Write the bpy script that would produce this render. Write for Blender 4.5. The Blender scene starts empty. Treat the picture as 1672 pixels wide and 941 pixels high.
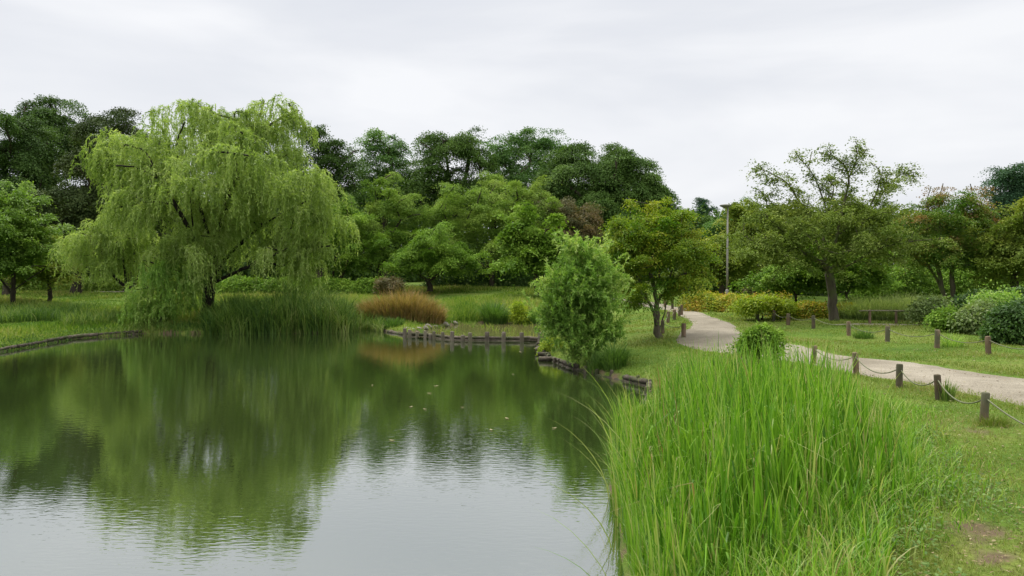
import bpy, math
import numpy as np
C = bpy.context.scene
COL = C.collection
F, CX, CY = 1200.0, 836.0, 470.5          # focal length and centre of the photograph, in its pixels
EYE = np.array([0.0, 0.0, 2.6]); PITCH = math.atan(30.5 / F)
cp, sp = math.cos(PITCH), math.sin(PITCH)

# ------------------------------------------------------------------ places
def ray(px, py):
    u, v = (px - CX) / F, (CY - py) / F
    return np.array([u, cp + v * sp, -sp + v * cp])
def W(px, py, d):                          # the point seen at a pixel, d metres ahead
    r = ray(px, py); return EYE + r * (d / r[1])
def P(px, py, z=0.0):                      # the point seen at a pixel, on the level z
    r = ray(px, py); return EYE + r * ((z - EYE[2]) / r[2])
def sstep(a, b, x):
    t = np.clip((x - a) / (b - a), 0, 1); return t * t * (3 - 2 * t)

pond = [P(0, 575), P(120, 553.5), P(230, 545), P(400, 545.5), P(560, 544), P(600, 537), P(664, 548), P(705, 538), P(745, 531), P(820, 528.5),
        P(905, 528), (3.0, 33.5, 0), (2.6, 29, 0), (1.2, 26.2, 0), P(884, 574), P(900, 590), P(960, 609), P(1062, 632), (2.35, 13.3, 0), (1.62, 11, 0),
        (1.2, 8.7, 0), (1.0, 6.2, 0), (0.86, 4.3, 0), (-0.2, 2.9, 0), (-4, 2.4, 0), (-12, 3.6, 0), (-20.5, 9, 0), (-20, 17, 0), (-17.6, 21.5, 0)]
pond = np.array([p[:2] for p in pond], float)

def sdf(x, y, poly=pond):                  # signed distance to the waterline, positive on land
    x = np.asarray(x, float); y = np.asarray(y, float)
    d2 = np.full(x.shape, 1e18); ins = np.zeros(x.shape, bool)
    for (ax, ay), (bx, by) in zip(poly, np.roll(poly, -1, 0)):
        ex, ey = bx - ax, by - ay
        t = np.clip(((x - ax) * ex + (y - ay) * ey) / (ex * ex + ey * ey), 0, 1)
        d2 = np.minimum(d2, (x - ax - t * ex) ** 2 + (y - ay - t * ey) ** 2)
        c = (ay > y) != (by > y)
        if ey != 0: ins ^= c & (x < ex * (y - ay) / ey + ax)
    d = np.sqrt(d2); return np.where(ins, -d, d)

def catmull(pts, n):
    p = np.array(pts, float); p = np.vstack([2 * p[0] - p[1], p, 2 * p[-1] - p[-2]]); out = []
    for i in range(1, len(p) - 2):
        for t in np.linspace(0, 1, n, endpoint=False):
            a, b, c, d = p[i - 1:i + 3]
            out.append(.5 * (2 * b + (c - a) * t + (2 * a - 5 * b + 4 * c - d) * t * t + (3 * b - a - 3 * c + d) * t ** 3))
    out.append(p[-2]); return np.array(out)
# centre line x, y and half width
main_path = catmull([(12.5, -3, 1.1), (10.6, 3, 1.1), (8.75, 9, 1.25), (7.85, 12, 1.22), (7.2, 14.6, 1.0), (6.5, 17.2, .9), (5.65, 19.6, 1.15), (5.85, 21.6, .95),
                     (6.75, 24.7, .72), (7.45, 29.5, .62), (7.75, 34, .62), (7.0, 38, .7), (5, 42, .6), (2.5, 50, .6), (-4, 56, .7), (-14, 57, .8), (-28, 56.5, .8), (-60, 58, .8)], 10)
side_path = catmull([(10.3, 23.3, .12), (11.2, 23.5, .3), (13, 23.6, .4), (18, 23.2, .5)], 10)
def pdist(x, y, line):                     # distance outside the path's edge
    x = np.asarray(x, float); y = np.asarray(y, float); best = np.full(x.shape, 1e9)
    L = line[::3] if len(line) > 60 else line
    for a, b in zip(L[:-1], L[1:]):
        e = b[:2] - a[:2]; t = np.clip(((x - a[0]) * e[0] + (y - a[1]) * e[1]) / (e @ e), 0, 1)
        best = np.minimum(best, np.hypot(x - a[0] - t * e[0], y - a[1] - t * e[1]) - (a[2] + t * (b[2] - a[2])))
    return best
def on_path(x, y): return np.minimum(pdist(x, y, main_path), pdist(x, y, side_path))

def hgt(x, y):                             # lie of the land
    x = np.asarray(x, float); y = np.asarray(y, float); s = sdf(x, y); q = np.maximum(s, 0)
    right = .10 + .60 * (1 - np.exp(-q / 2.2)) + .22 * (1 - np.exp(-q / 12))
    left = .12 + .26 * (1 - np.exp(-q / 2)) + .42 * (1 - np.exp(-q / 14))
    w = sstep(-7, 0, x)
    z = left * (1 - w) + right * w
    z += .5 * sstep(33, 52, y) * sstep(40, 10, np.abs(x))
    z += (.025 * np.sin(x * 1.3 + 1.1 * np.sin(y * .9)) + .02 * np.sin(y * 1.9 + x * .6)) * sstep(.3, 2, q)
    return np.where(s < 0, np.maximum(.10 + s * 2.2, -.7), z)
def H1(x, y): return float(hgt(np.array([x]), np.array([y]))[0])
def G(px, py):                             # the point of the ground seen at a pixel
    z = .6
    for _ in range(25):
        p = P(px, py, z); z = .5 * z + .5 * H1(p[0], p[1])
    return np.array([p[0], p[1], H1(p[0], p[1])])

# ------------------------------------------------------------------ objects
def tag(o, label=None, cat=None, group=None, kind=None):
    for k, v in (('label', label), ('category', cat), ('group', group), ('kind', kind)):
        if v: o[k] = v
    return o
def empty(name, loc, label, cat, group=None):
    o = bpy.data.objects.new(name, None); COL.objects.link(o); o.location = loc
    o.empty_display_size = .3
    return tag(o, label, cat, group)

class MB:                                  # gathers faces in world space, builds ONE mesh object
    def __init__(s): s.V = []; s.Q = []; s.A = []; s.n = 0; s.T = []
    def add(s, V, Q=None, T=None, a=.5):
        V = np.asarray(V, float).reshape(-1, 3)
        if Q is not None and len(Q): s.Q.append(np.asarray(Q, np.int64).reshape(-1, 4) + s.n)
        if T is not None and len(T): s.T.append(np.asarray(T, np.int64).reshape(-1, 3) + s.n)
        s.V.append(V); s.A.append(np.broadcast_to(np.asarray(a, float), (len(V),))); s.n += len(V)
    def build(s, name, mat, parent=None, smooth=False, origin=None):
        V = np.vstack(s.V)
        if parent is not None: V = V - np.array(parent['_at'])
        elif origin is not None: V = V - np.asarray(origin)
        me = bpy.data.meshes.new(name)
        Q = np.vstack(s.Q) if s.Q else np.zeros((0, 4), np.int64); T = np.vstack(s.T) if s.T else np.zeros((0, 3), np.int64)
        me.vertices.add(len(V)); me.vertices.foreach_set('co', V.astype(np.float32).ravel())
        me.loops.add(Q.size + T.size); me.loops.foreach_set('vertex_index', np.concatenate([Q.ravel(), T.ravel()]).astype(np.int32))
        me.polygons.add(len(Q) + len(T))
        me.polygons.foreach_set('loop_start', np.concatenate([np.arange(len(Q)) * 4, Q.size + np.arange(len(T)) * 3]).astype(np.int32))
        if smooth: me.polygons.foreach_set('use_smooth', np.ones(len(Q) + len(T), bool))
        at = me.attributes.new('v', 'FLOAT', 'POINT'); at.data.foreach_set('value', np.concatenate(s.A).astype(np.float32))
        me.update(calc_edges=True); me.materials.append(mat)
        o = bpy.data.objects.new(name, me); COL.objects.link(o)
        if parent is not None: o.parent = parent
        elif origin is not None: o.location = origin
        return o
def root(name, loc, label, cat, group=None):
    o = empty(name, loc, label, cat, group); o['_at'] = [float(c) for c in loc]; return o

def nrm(v): return v / np.maximum(np.linalg.norm(v, axis=-1, keepdims=True), 1e-9)
def tube(mb, pts, rad, n=6, a=.5, cap=True, jit=0, rng=None):
    pts = np.asarray(pts, float); m = len(pts); rad = np.broadcast_to(np.asarray(rad, float), (m,))
    tan = nrm(np.gradient(pts, axis=0)); ref = np.array([0, 0, 1.]) if abs(tan[0][2]) < .9 else np.array([1., 0, 0])
    s = nrm(np.cross(tan, ref)); t = np.cross(tan, s); th = np.arange(n) / n * 2 * np.pi
    R = rad[:, None] * (1 + (rng.normal(0, jit, (m, n)) if jit else 0))
    V = pts[:, None] + R[..., None] * (np.cos(th)[None, :, None] * s[:, None] + np.sin(th)[None, :, None] * t[:, None])
    i = np.arange(m - 1)[:, None] * n; j = np.arange(n)[None]; k = (j + 1) % n
    Q = np.stack([i + j, i + k, i + n + k, i + n + j], -1).reshape(-1, 4); V = V.reshape(-1, 3); T = None
    if cap:
        V = np.vstack([V, pts[0], pts[-1]]); q = np.arange(n); r = (q + 1) % n; o = (m - 1) * n
        T = np.vstack([np.stack([r, q, np.full(n, m * n)], 1), np.stack([o + q, o + r, np.full(n, m * n + 1)], 1)])
    mb.add(V, Q, T, a)
def leaves(mb, pos, dirs, nor, L, Wd, a, fold=0.0, wide=.45):   # one bent rhombus each
    dirs = nrm(dirs); side = nrm(np.cross(dirs, nor)); L = np.broadcast_to(L, (len(pos),))[:, None]; Wd = np.broadcast_to(Wd, (len(pos),))[:, None]
    up = np.cross(side, dirs)
    V = np.stack([pos, pos + dirs * L * wide + side * Wd / 2 + up * fold * Wd, pos + dirs * L, pos + dirs * L * wide - side * Wd / 2 + up * fold * Wd], 1)
    q = np.arange(len(pos) * 4).reshape(-1, 4); mb.add(V.reshape(-1, 3), q, None, np.repeat(a, 4))
def blades(mb, base, h, w, az, lean, a, segs=2, bend=2.0, droop=0.0, face=None, rng=None, tip=0.0, kink=0.0):
    N = len(base); t = np.linspace(0, 1, segs + 1)[None, :, None]; h = np.broadcast_to(h, (N,))[:, None, None]; lean = np.broadcast_to(lean, (N,))[:, None, None]
    d = np.stack([np.cos(az), np.sin(az), 0 * az], 1)[:, None]
    c = base[:, None] + h * (t * np.array([0, 0, 1.]) * (1 - lean * lean * .35 * t) + d * lean * t ** bend) - np.array([0, 0, 1.]) * h * np.broadcast_to(droop, (N,))[:, None, None] * t ** 4
    kk = np.broadcast_to(kink, (N,))[:, None, None] * np.maximum(0, t - .6) * h; c = c + kk * (d * .9 - np.array([0, 0, 1.5]))
    fa = az + np.pi / 2 + (rng.normal(0, .7, N) if rng is not None else 0)
    s = np.stack([np.cos(fa), np.sin(fa), 0 * fa], 1)[:, None]
    ww = np.broadcast_to(w, (N,))[:, None, None] * .5 * np.minimum(1, 1.5 * (1 - t[:, :-1]) ** .8)
    l = c[:, :-1] - s * ww; r = c[:, :-1] + s * ww
    V = np.concatenate([np.stack([l, r], 2).reshape(N, -1, 3), c[:, -1:]], 1); k = 2 * segs + 1
    o = (np.arange(N) * k)[:, None, None]
    Q = np.concatenate([o + np.array([[2 * i, 2 * i + 1, 2 * i + 3, 2 * i + 2]])[None] for i in range(segs - 1)], 1) if segs > 1 else None
    T = o[:, 0] + np.array([[2 * segs - 2, 2 * segs - 1, 2 * segs]])
    tv = np.append(np.repeat(t[0, :-1, 0], 2), 1.0) ** 2
    mb.add(V.reshape(-1, 3), Q.reshape(-1, 4) if Q is not None else None, T, (a[:, None] + tip * tv[None]).ravel())

# ------------------------------------------------------------------ materials
def newmat(name):
    m = bpy.data.materials.new(name); m.use_nodes = True; nt = m.node_tree; nt.nodes.clear()
    return m, nt, (lambda t, **k: mk(nt, t, **k)), nt.links.new
def mk(nt, t, **k):
    n = nt.nodes.new(t)
    for a, b in k.items():
        if a.startswith('i_'): n.inputs[a[2:].replace('_', ' ')].default_value = b
        else: setattr(n, a, b)
    return n
def ramp(N, stops):
    r = N('ShaderNodeValToRGB'); e = r.color_ramp.elements
    while len(e) < len(stops): e.new(.5)
    for x, (p, c) in zip(e, stops): x.position = p; x.color = (*c, 1)
    return r
def leafmat(name, cols, trans=.35, scale=.6, rough=.55, spec=.25, patch=.35):
    m, nt, N, L = newmat(name)
    at = N('ShaderNodeAttribute', attribute_name='v'); tc = N('ShaderNodeTexCoord')
    no = N('ShaderNodeTexNoise', i_Scale=scale, i_Detail=2.0); L(tc.outputs['Object'], no.inputs['Vector'])
    mr = N('ShaderNodeMath', operation='MULTIPLY_ADD'); L(no.outputs['Fac'], mr.inputs[0]); mr.inputs[1].default_value = patch * 2; mr.inputs[2].default_value = -patch
    ad = N('ShaderNodeMath', operation='ADD'); L(at.outputs['Fac'], ad.inputs[0]); L(mr.outputs[0], ad.inputs[1])
    r = ramp(N, [(i / (len(cols) - 1), c) for i, c in enumerate(cols)]); L(ad.outputs[0], r.inputs[0])
    b = N('ShaderNodeBsdfPrincipled', i_Roughness=rough); b.inputs['Specular IOR Level'].default_value = spec; L(r.outputs[0], b.inputs['Base Color'])
    t = N('ShaderNodeBsdfTranslucent'); g = N('ShaderNodeMixRGB', blend_type='MULTIPLY'); g.inputs[0].default_value = 1; g.inputs[2].default_value = (1.15, 1.2, .6, 1)
    L(r.outputs[0], g.inputs[1]); L(g.outputs[0], t.inputs['Color'])
    mx = N('ShaderNodeMixShader'); mx.inputs[0].default_value = trans; L(b.outputs[0], mx.inputs[1]); L(t.outputs[0], mx.inputs[2])
    o = N('ShaderNodeOutputMaterial'); L(mx.outputs[0], o.inputs[0]); return m
def barkmat(name, c1, c2, scale=9, stretch=.25, moss=None, bump=.6):
    m, nt, N, L = newmat(name)
    tc = N('ShaderNodeTexCoord'); mp = N('ShaderNodeMapping'); mp.inputs['Scale'].default_value = (1, 1, stretch); L(tc.outputs['Object'], mp.inputs[0])
    no = N('ShaderNodeTexNoise', i_Scale=scale, i_Detail=6.0, i_Roughness=.65); L(mp.outputs[0], no.inputs['Vector'])
    r = ramp(N, [(.3, c1), (.7, c2)]); L(no.outputs['Fac'], r.inputs[0]); col = r.outputs[0]
    if moss:
        n2 = N('ShaderNodeTexNoise', i_Scale=2.2, i_Detail=4.0); L(tc.outputs['Object'], n2.inputs['Vector'])
        r2 = ramp(N, [(.48, (0, 0, 0)), (.62, (1, 1, 1))]); L(n2.outputs['Fac'], r2.inputs[0])
        mx = N('ShaderNodeMixRGB'); mx.inputs[2].default_value = (*moss, 1); L(r2.outputs[0], mx.inputs[0]); L(col, mx.inputs[1]); col = mx.outputs[0]
    at = N('ShaderNodeAttribute', attribute_name='v'); vm = N('ShaderNodeMapRange'); vm.inputs[3].default_value = .65; vm.inputs[4].default_value = 1.4; L(at.outputs['Fac'], vm.inputs[0])
    vs = N('ShaderNodeVectorMath', operation='SCALE'); L(col, vs.inputs[0]); L(vm.outputs[0], vs.inputs['Scale']); col = vs.outputs[0]
    b = N('ShaderNodeBsdfPrincipled', i_Roughness=.9); b.inputs['Specular IOR Level'].default_value = .2; L(col, b.inputs['Base Color'])
    bp = N('ShaderNodeBump', i_Strength=bump, i_Distance=.03); L(no.outputs['Fac'], bp.inputs['Height']); L(bp.outputs[0], b.inputs['Normal'])
    o = N('ShaderNodeOutputMaterial'); L(b.outputs[0], o.inputs[0]); return m

M = dict(
    willow=leafmat('willow_leaf', [(0.157, 0.243, 0.0495), (0.281, 0.389, 0.0935), (0.448, 0.54, 0.209)], .48, .5),
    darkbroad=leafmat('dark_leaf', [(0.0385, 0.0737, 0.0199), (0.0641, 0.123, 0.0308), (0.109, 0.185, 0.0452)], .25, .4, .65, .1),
    brown_dark=leafmat('brown_dark_leaf', [(0.0356, 0.0607, 0.0203), (0.0635, 0.0949, 0.0298), (0.109, 0.141, 0.0446)], .2, .4, .65, .1),
    dome=leafmat('camphor_leaf', [(0.043, 0.0905, 0.0199), (0.081, 0.151, 0.0317), (0.135, 0.223, 0.0542)], .25, .35, .65, .1),
    grey=leafmat('grey_green_leaf', [(0.0594, 0.13, 0.0359), (0.102, 0.204, 0.0539), (0.17, 0.289, 0.0778)], .3, .4, .65, .1),
    mid=leafmat('mid_leaf', [(0.0673, 0.143, 0.0171), (0.138, 0.254, 0.0285), (0.232, 0.356, 0.0522)], .28, .5, .65, .1),
    light=leafmat('zelkova_leaf', [(0.1, 0.187, 0.03), (0.183, 0.293, 0.0475), (0.273, 0.365, 0.075)], .28, .4, .65, .1),
    bright=leafmat('bright_leaf', [(0.092, 0.172, 0.0287), (0.161, 0.276, 0.0403), (0.23, 0.345, 0.069)], .4, .6),
    lime=leafmat('lime_leaf', [(0.144, 0.241, 0.018), (0.276, 0.38, 0.025), (0.42, 0.483, 0.045)], .4, .8),
    bush=leafmat('young_willow_leaf', [(.13, .255, .04), (.23, .385, .07), (.4, .51, .15)], .4, .6),
    maple=leafmat('yellow_maple_leaf', [(0.0616, 0.158, 0.012), (0.129, 0.228, 0.016), (0.224, 0.303, 0.024), (0.336, 0.338, 0.035)], .4, .8),
    olive=leafmat('olive_leaf', [(0.0966, 0.15, 0.0255), (0.173, 0.237, 0.0369), (0.29, 0.325, 0.0637)], .28, .5, .65, .1),
    cherry=leafmat('cherry_leaf', [(0.0938, 0.15, 0.0264), (0.156, 0.222, 0.0408), (0.263, 0.318, 0.084)], .3, .5, .65, .1),
    redtip=leafmat('red_tipped_leaf', [(0.0545, 0.133, 0.0168), (0.0968, 0.19, 0.0231), (0.128, 0.213, 0.0294), (0.169, 0.231, 0.0368), (0.29, 0.174, 0.0578)], .35, .7, patch=.3),
    redleaf=leafmat('red_young_leaf', [(.12, .13, .03), (.2, .14, .05), (.28, .15, .07)], .35, .8),
    mound=leafmat('pale_grass', [(.16, .24, .06), (.28, .37, .12), (.42, .48, .22)], .45, .8),
    rusty=leafmat('rusty_leaf', [(0.078, 0.0975, 0.0325), (0.143, 0.13, 0.052), (0.221, 0.156, 0.078)], .3, .5),
    cedar=leafmat('haze_blue_leaf', [(0.033, 0.0825, 0.042), (0.0578, 0.123, 0.063), (0.0908, 0.165, 0.09)], .2, .4, .65, .1),  # blue in the leaf colour stands in for haze on far trees
    hedge=leafmat('hedge_leaf', [(.03, .075, .014), (.06, .13, .024), (.105, .19, .04)], .3, .8),
    gold=leafmat('gold_leaf', [(0.117, 0.21, 0.0178), (0.256, 0.33, 0.0218), (0.426, 0.4, 0.0297), (0.448, 0.27, 0.0446)], .35, .55, patch=.5),
    reed=leafmat('reed_blade', [(.05, .145, .01), (.115, .27, .017), (.22, .395, .04), (.4, .43, .16), (.27, .19, .09)], .4, 1.0, .45, .3, .15),
    sedge=leafmat('sedge_blade', [(.045, .11, .018), (.09, .18, .03), (.15, .25, .06)], .4, 1.0, .5, .25, .2),
    lawn=leafmat('lawn_blade', [(.08, .15, .016), (.145, .215, .032), (.21, .255, .06), (.28, .265, .11)], .35, .9, .6, .15, .45),
    meadow=leafmat('meadow_blade', [(0.0672, 0.147, 0.016), (0.134, 0.231, 0.028), (0.224, 0.304, 0.055), (0.336, 0.326, 0.11)], .35, .35, .6, .15, .45),
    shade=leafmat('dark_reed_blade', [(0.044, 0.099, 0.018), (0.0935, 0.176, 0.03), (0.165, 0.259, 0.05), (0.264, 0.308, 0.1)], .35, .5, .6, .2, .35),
    orange=leafmat('orange_grass', [(0.119, 0.142, 0.038), (0.221, 0.176, 0.0551), (0.315, 0.209, 0.076), (0.357, 0.266, 0.133)], .35, .8, .6, .15, .3),
    clover=leafmat('clover_leaf', [(.06, .13, .022), (.1, .185, .035), (.17, .25, .07)], .3, 1.5),
    litter=leafmat('dry_leaf', [(.06, .04, .02), (.14, .095, .045), (.24, .19, .09), (.3, .27, .15)], .15, 1.0),
    pale=leafmat('pale_leaf', [(.1, .165, .04), (.18, .255, .085), (.3, .36, .17)], .35, 1.0),
    bark=barkmat('bark', (.03, .024, .018), (.085, .07, .05)), barkdark=barkmat('dark_bark', (.008, .007, .005), (.028, .023, .018)),
    barkmoss=barkmat('mossy_bark', (.05, .045, .03), (.13, .11, .08), moss=(.09, .11, .04)),
    post=barkmat('post_wood', (.06, .04, .025), (.2, .145, .095), 14, .15, moss=(.08, .08, .05)),
    logs=barkmat('wet_log', (.025, .02, .015), (.13, .11, .085), 8, 1, moss=(.05, .06, .025)),
    greylog=barkmat('weathered_log', (.07, .06, .045), (.2, .175, .14), 10, .4, moss=(.13, .12, .08)),
    rope=barkmat('rope', (.1, .11, .065), (.19, .2, .125), 40, 1, bump=.3),
    pole=barkmat('lamp_pole', (.2, .195, .18), (.27, .26, .24), 5, .2, bump=.1),
    lamp=barkmat('lamp_head', (.14, .145, .12), (.2, .2, .165), 4, 1, bump=.05),
    stone=barkmat('stone', (.12, .11, .09), (.3, .28, .24), 6, 1, moss=(.1, .11, .05)),
)
def groundmat():
    m, nt, N, L = newmat('grass_ground')
    tc = N('ShaderNodeTexCoord'); n1 = N('ShaderNodeTexNoise', i_Scale=.55, i_Detail=5.0, i_Roughness=.65); n2 = N('ShaderNodeTexNoise', i_Scale=26.0, i_Detail=4.0, i_Roughness=.7)
    for n in (n1, n2): L(tc.outputs['Object'], n.inputs['Vector'])
    r1 = ramp(N, [(.3, (.06, .12, .018)), (.5, (.11, .18, .028)), (.66, (.17, .2, .05)), (.78, (.19, .17, .075))]); L(n1.outputs['Fac'], r1.inputs[0])
    r2 = ramp(N, [(.3, (.55, .55, .5)), (.7, (1.15, 1.15, 1.1))]); L(n2.outputs['Fac'], r2.inputs[0])
    mu = N('ShaderNodeMixRGB', blend_type='MULTIPLY'); mu.inputs[0].default_value = 1; L(r1.outputs[0], mu.inputs[1]); L(r2.outputs[0], mu.inputs[2])
    at = N('ShaderNodeAttribute', attribute_name='v'); mx = N('ShaderNodeMixRGB'); mx.inputs[2].default_value = (.125, .095, .06, 1)
    n3 = N('ShaderNodeTexNoise', i_Scale=1.7, i_Detail=4.0); L(tc.outputs['Object'], n3.inputs['Vector'])
    mm = N('ShaderNodeMath', operation='MULTIPLY_ADD'); L(n3.outputs['Fac'], mm.inputs[0]); mm.inputs[1].default_value = 1.2; mm.inputs[2].default_value = -.6
    aa = N('ShaderNodeMath', operation='ADD', use_clamp=True); L(at.outputs['Fac'], aa.inputs[0]); L(mm.outputs[0], aa.inputs[1])
    r3 = ramp(N, [(.42, (0, 0, 0)), (.62, (1, 1, 1))]); L(aa.outputs[0], r3.inputs[0]); L(r3.outputs[0], mx.inputs[0]); L(mu.outputs[0], mx.inputs[1])
    b = N('ShaderNodeBsdfPrincipled', i_Roughness=.95); b.inputs['Specular IOR Level'].default_value = .1; L(mx.outputs[0], b.inputs['Base Color'])
    bp = N('ShaderNodeBump', i_Strength=.7, i_Distance=.04); L(n2.outputs['Fac'], bp.inputs['Height']); L(bp.outputs[0], b.inputs['Normal'])
    L(b.outputs[0], N('ShaderNodeOutputMaterial').inputs[0]); return m
def pathmat():
    m, nt, N, L = newmat('gravel')
    tc = N('ShaderNodeTexCoord'); n1 = N('ShaderNodeTexNoise', i_Scale=.8, i_Detail=8.0, i_Roughness=.68); n2 = N('ShaderNodeTexNoise', i_Scale=55.0, i_Detail=3.0, i_Roughness=.7)
    for n in (n1, n2): L(tc.outputs['Object'], n.inputs['Vector'])
    r1 = ramp(N, [(.32, (.17, .15, .112)), (.5, (.24, .215, .168)), (.68, (.315, .285, .228))]); L(n1.outputs['Fac'], r1.inputs[0])
    r2 = ramp(N, [(.3, (.5, .5, .48)), (.5, (.95, .95, .95)), (.7, (1.25, 1.25, 1.25))]); L(n2.outputs['Fac'], r2.inputs[0])
    mu = N('ShaderNodeMixRGB', blend_type='MULTIPLY'); mu.inputs[0].default_value = 1; L(r1.outputs[0], mu.inputs[1]); L(r2.outputs[0], mu.inputs[2])
    b = N('ShaderNodeBsdfPrincipled', i_Roughness=.95); b.inputs['Specular IOR Level'].default_value = .15; L(mu.outputs[0], b.inputs['Base Color'])
    bp = N('ShaderNodeBump', i_Strength=.5, i_Distance=.02); L(n2.outputs['Fac'], bp.inputs['Height']); L(bp.outputs[0], b.inputs['Normal'])
    L(b.outputs[0], N('ShaderNodeOutputMaterial').inputs[0]); return m
def watermat(name, body, f0, gain, rip):
    m, nt, N, L = newmat(name)
    tc = N('ShaderNodeTexCoord')
    mp = N('ShaderNodeMapping'); mp.inputs['Scale'].default_value = (1, 2.8, 1); mp.inputs['Rotation'].default_value = (0, 0, .12); L(tc.outputs['Object'], mp.inputs[0])
    w1 = N('ShaderNodeTexNoise', i_Scale=6.0, i_Detail=2.0, i_Roughness=.5, i_Distortion=.3); L(mp.outputs[0], w1.inputs['Vector'])
    w2 = N('ShaderNodeTexNoise', i_Scale=.16, i_Detail=2.0); L(tc.outputs['Object'], w2.inputs['Vector'])
    pr = N('ShaderNodeMapRange'); pr.inputs[1].default_value = .35; pr.inputs[2].default_value = .65; pr.inputs[3].default_value = .35; pr.inputs[4].default_value = 1.0; L(w2.outputs['Fac'], pr.inputs[0])
    ml = N('ShaderNodeMath', operation='MULTIPLY'); L(w1.outputs['Fac'], ml.inputs[0]); L(pr.outputs[0], ml.inputs[1])
    bp = N('ShaderNodeBump', i_Strength=1.0, i_Distance=rip); L(ml.outputs[0], bp.inputs['Height'])
    fr = N('ShaderNodeFresnel', i_IOR=1.33); L(bp.outputs[0], fr.inputs['Normal'])
    ma = N('ShaderNodeMath', operation='MULTIPLY_ADD', use_clamp=True); L(fr.outputs[0], ma.inputs[0]); ma.inputs[1].default_value = gain; ma.inputs[2].default_value = f0
    df = N('ShaderNodeBsdfDiffuse'); df.inputs['Color'].default_value = (*body, 1)
    gl = N('ShaderNodeBsdfGlossy', i_Roughness=.02); gl.inputs['Color'].default_value = (.97, .985, 1, 1); L(bp.outputs[0], gl.inputs['Normal'])
    mx = N('ShaderNodeMixShader'); L(ma.outputs[0], mx.inputs[0]); L(df.outputs[0], mx.inputs[1]); L(gl.outputs[0], mx.inputs[2])
    L(mx.outputs[0], N('ShaderNodeOutputMaterial').inputs[0]); return m

# ------------------------------------------------------------------ ground, water, paths
def axis(a, b, step, far):
    mid = np.arange(a, b, step); out = [b]; s = step
    while out[-1] < far: s *= 1.22; out.append(out[-1] + s)
    lo = [a - step]; s = step
    while lo[-1] > -far: s *= 1.22; lo.append(lo[-1] - s)
    return np.concatenate([lo[::-1], mid, out])
def sheet(name, X, Y, Z, mat, a=.5, smooth=True):
    ny, nx = X.shape; mb = MB(); i = np.arange(ny - 1)[:, None] * nx; j = np.arange(nx - 1)[None]
    mb.add(np.stack([X, Y, Z], -1).reshape(-1, 3), np.stack([i + j, i + j + 1, i + nx + j + 1, i + nx + j], -1).reshape(-1, 4), None, np.asarray(a).ravel() if np.ndim(a) else a)
    return tag(mb.build(name, mat, smooth=smooth), kind='structure')
xs, ys = axis(-24, 16, .2, 700), axis(-2, 45, .2, 700)
X, Y = np.meshgrid(xs, ys); Z = hgt(X, Y); pdm = on_path(X, Y); sd = sdf(X, Y)
Z = Z - .07 * sstep(-.05, -.3, pdm)
worn = .02 + .55 * sstep(.5, -.1, sd) * sstep(-.6, -.1, sd) + .9 * sstep(-.2, -.5, sd) + .25 * sstep(.35, 0, pdm)
for (bx, by, br, bw) in ((3.62, 5.75, .38, .72), (3.45, 5.2, .3, .7), (4.0, 6.3, .35, .4), (5.6, 8.6, .7, .35)):   # bare patches
    worn = np.maximum(worn, bw * np.exp(-((X - bx) ** 2 + (Y - by) ** 2) / br ** 2))
worn = worn + .35 * sstep(52, 58, Y)
sheet('ground', X, Y, Z, groundmat(), worn)
GR = pathmat()
for line, nm, up in ((main_path, 'path', .012), (side_path, 'side_path', .006)):
    r = np.random.default_rng(5); tn = nrm(np.gradient(line[:, :2], axis=0)); no = np.stack([-tn[:, 1], tn[:, 0]], 1); k = np.linspace(-1, 1, 13)
    hw = line[:, 2:3] * (1 + .0 * k) + np.where(np.abs(k) > .99, r.normal(0, .06, (len(line), 1)), 0)
    XY = line[:, None, :2] + no[:, None] * (hw * k[None])[..., None]
    sheet(nm, XY[..., 0], XY[..., 1], hgt(XY[..., 0], XY[..., 1]) + up - .03 * np.abs(k) ** 8, GR)
wx, wy = np.meshgrid(np.linspace(-24, 6, 31), np.linspace(1, 37, 37))
sheet('pond_water', wx, wy, 0 * wx, watermat('pond', (.027, .041, .012), .45, .65, .0021))
mx_, my_ = np.meshgrid(np.linspace(-3.6, 3.4, 8), np.linspace(0, 1, 6))
my_ = 27.9 - (mx_ + 4.2) * .29 + my_ * (36 - 27.9 + (mx_ + 4.2) * .29)
sheet('marsh_water', mx_, my_, .03 + 0 * mx_, watermat('marsh', (.085, .08, .033), .2, .6, .003))

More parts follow.
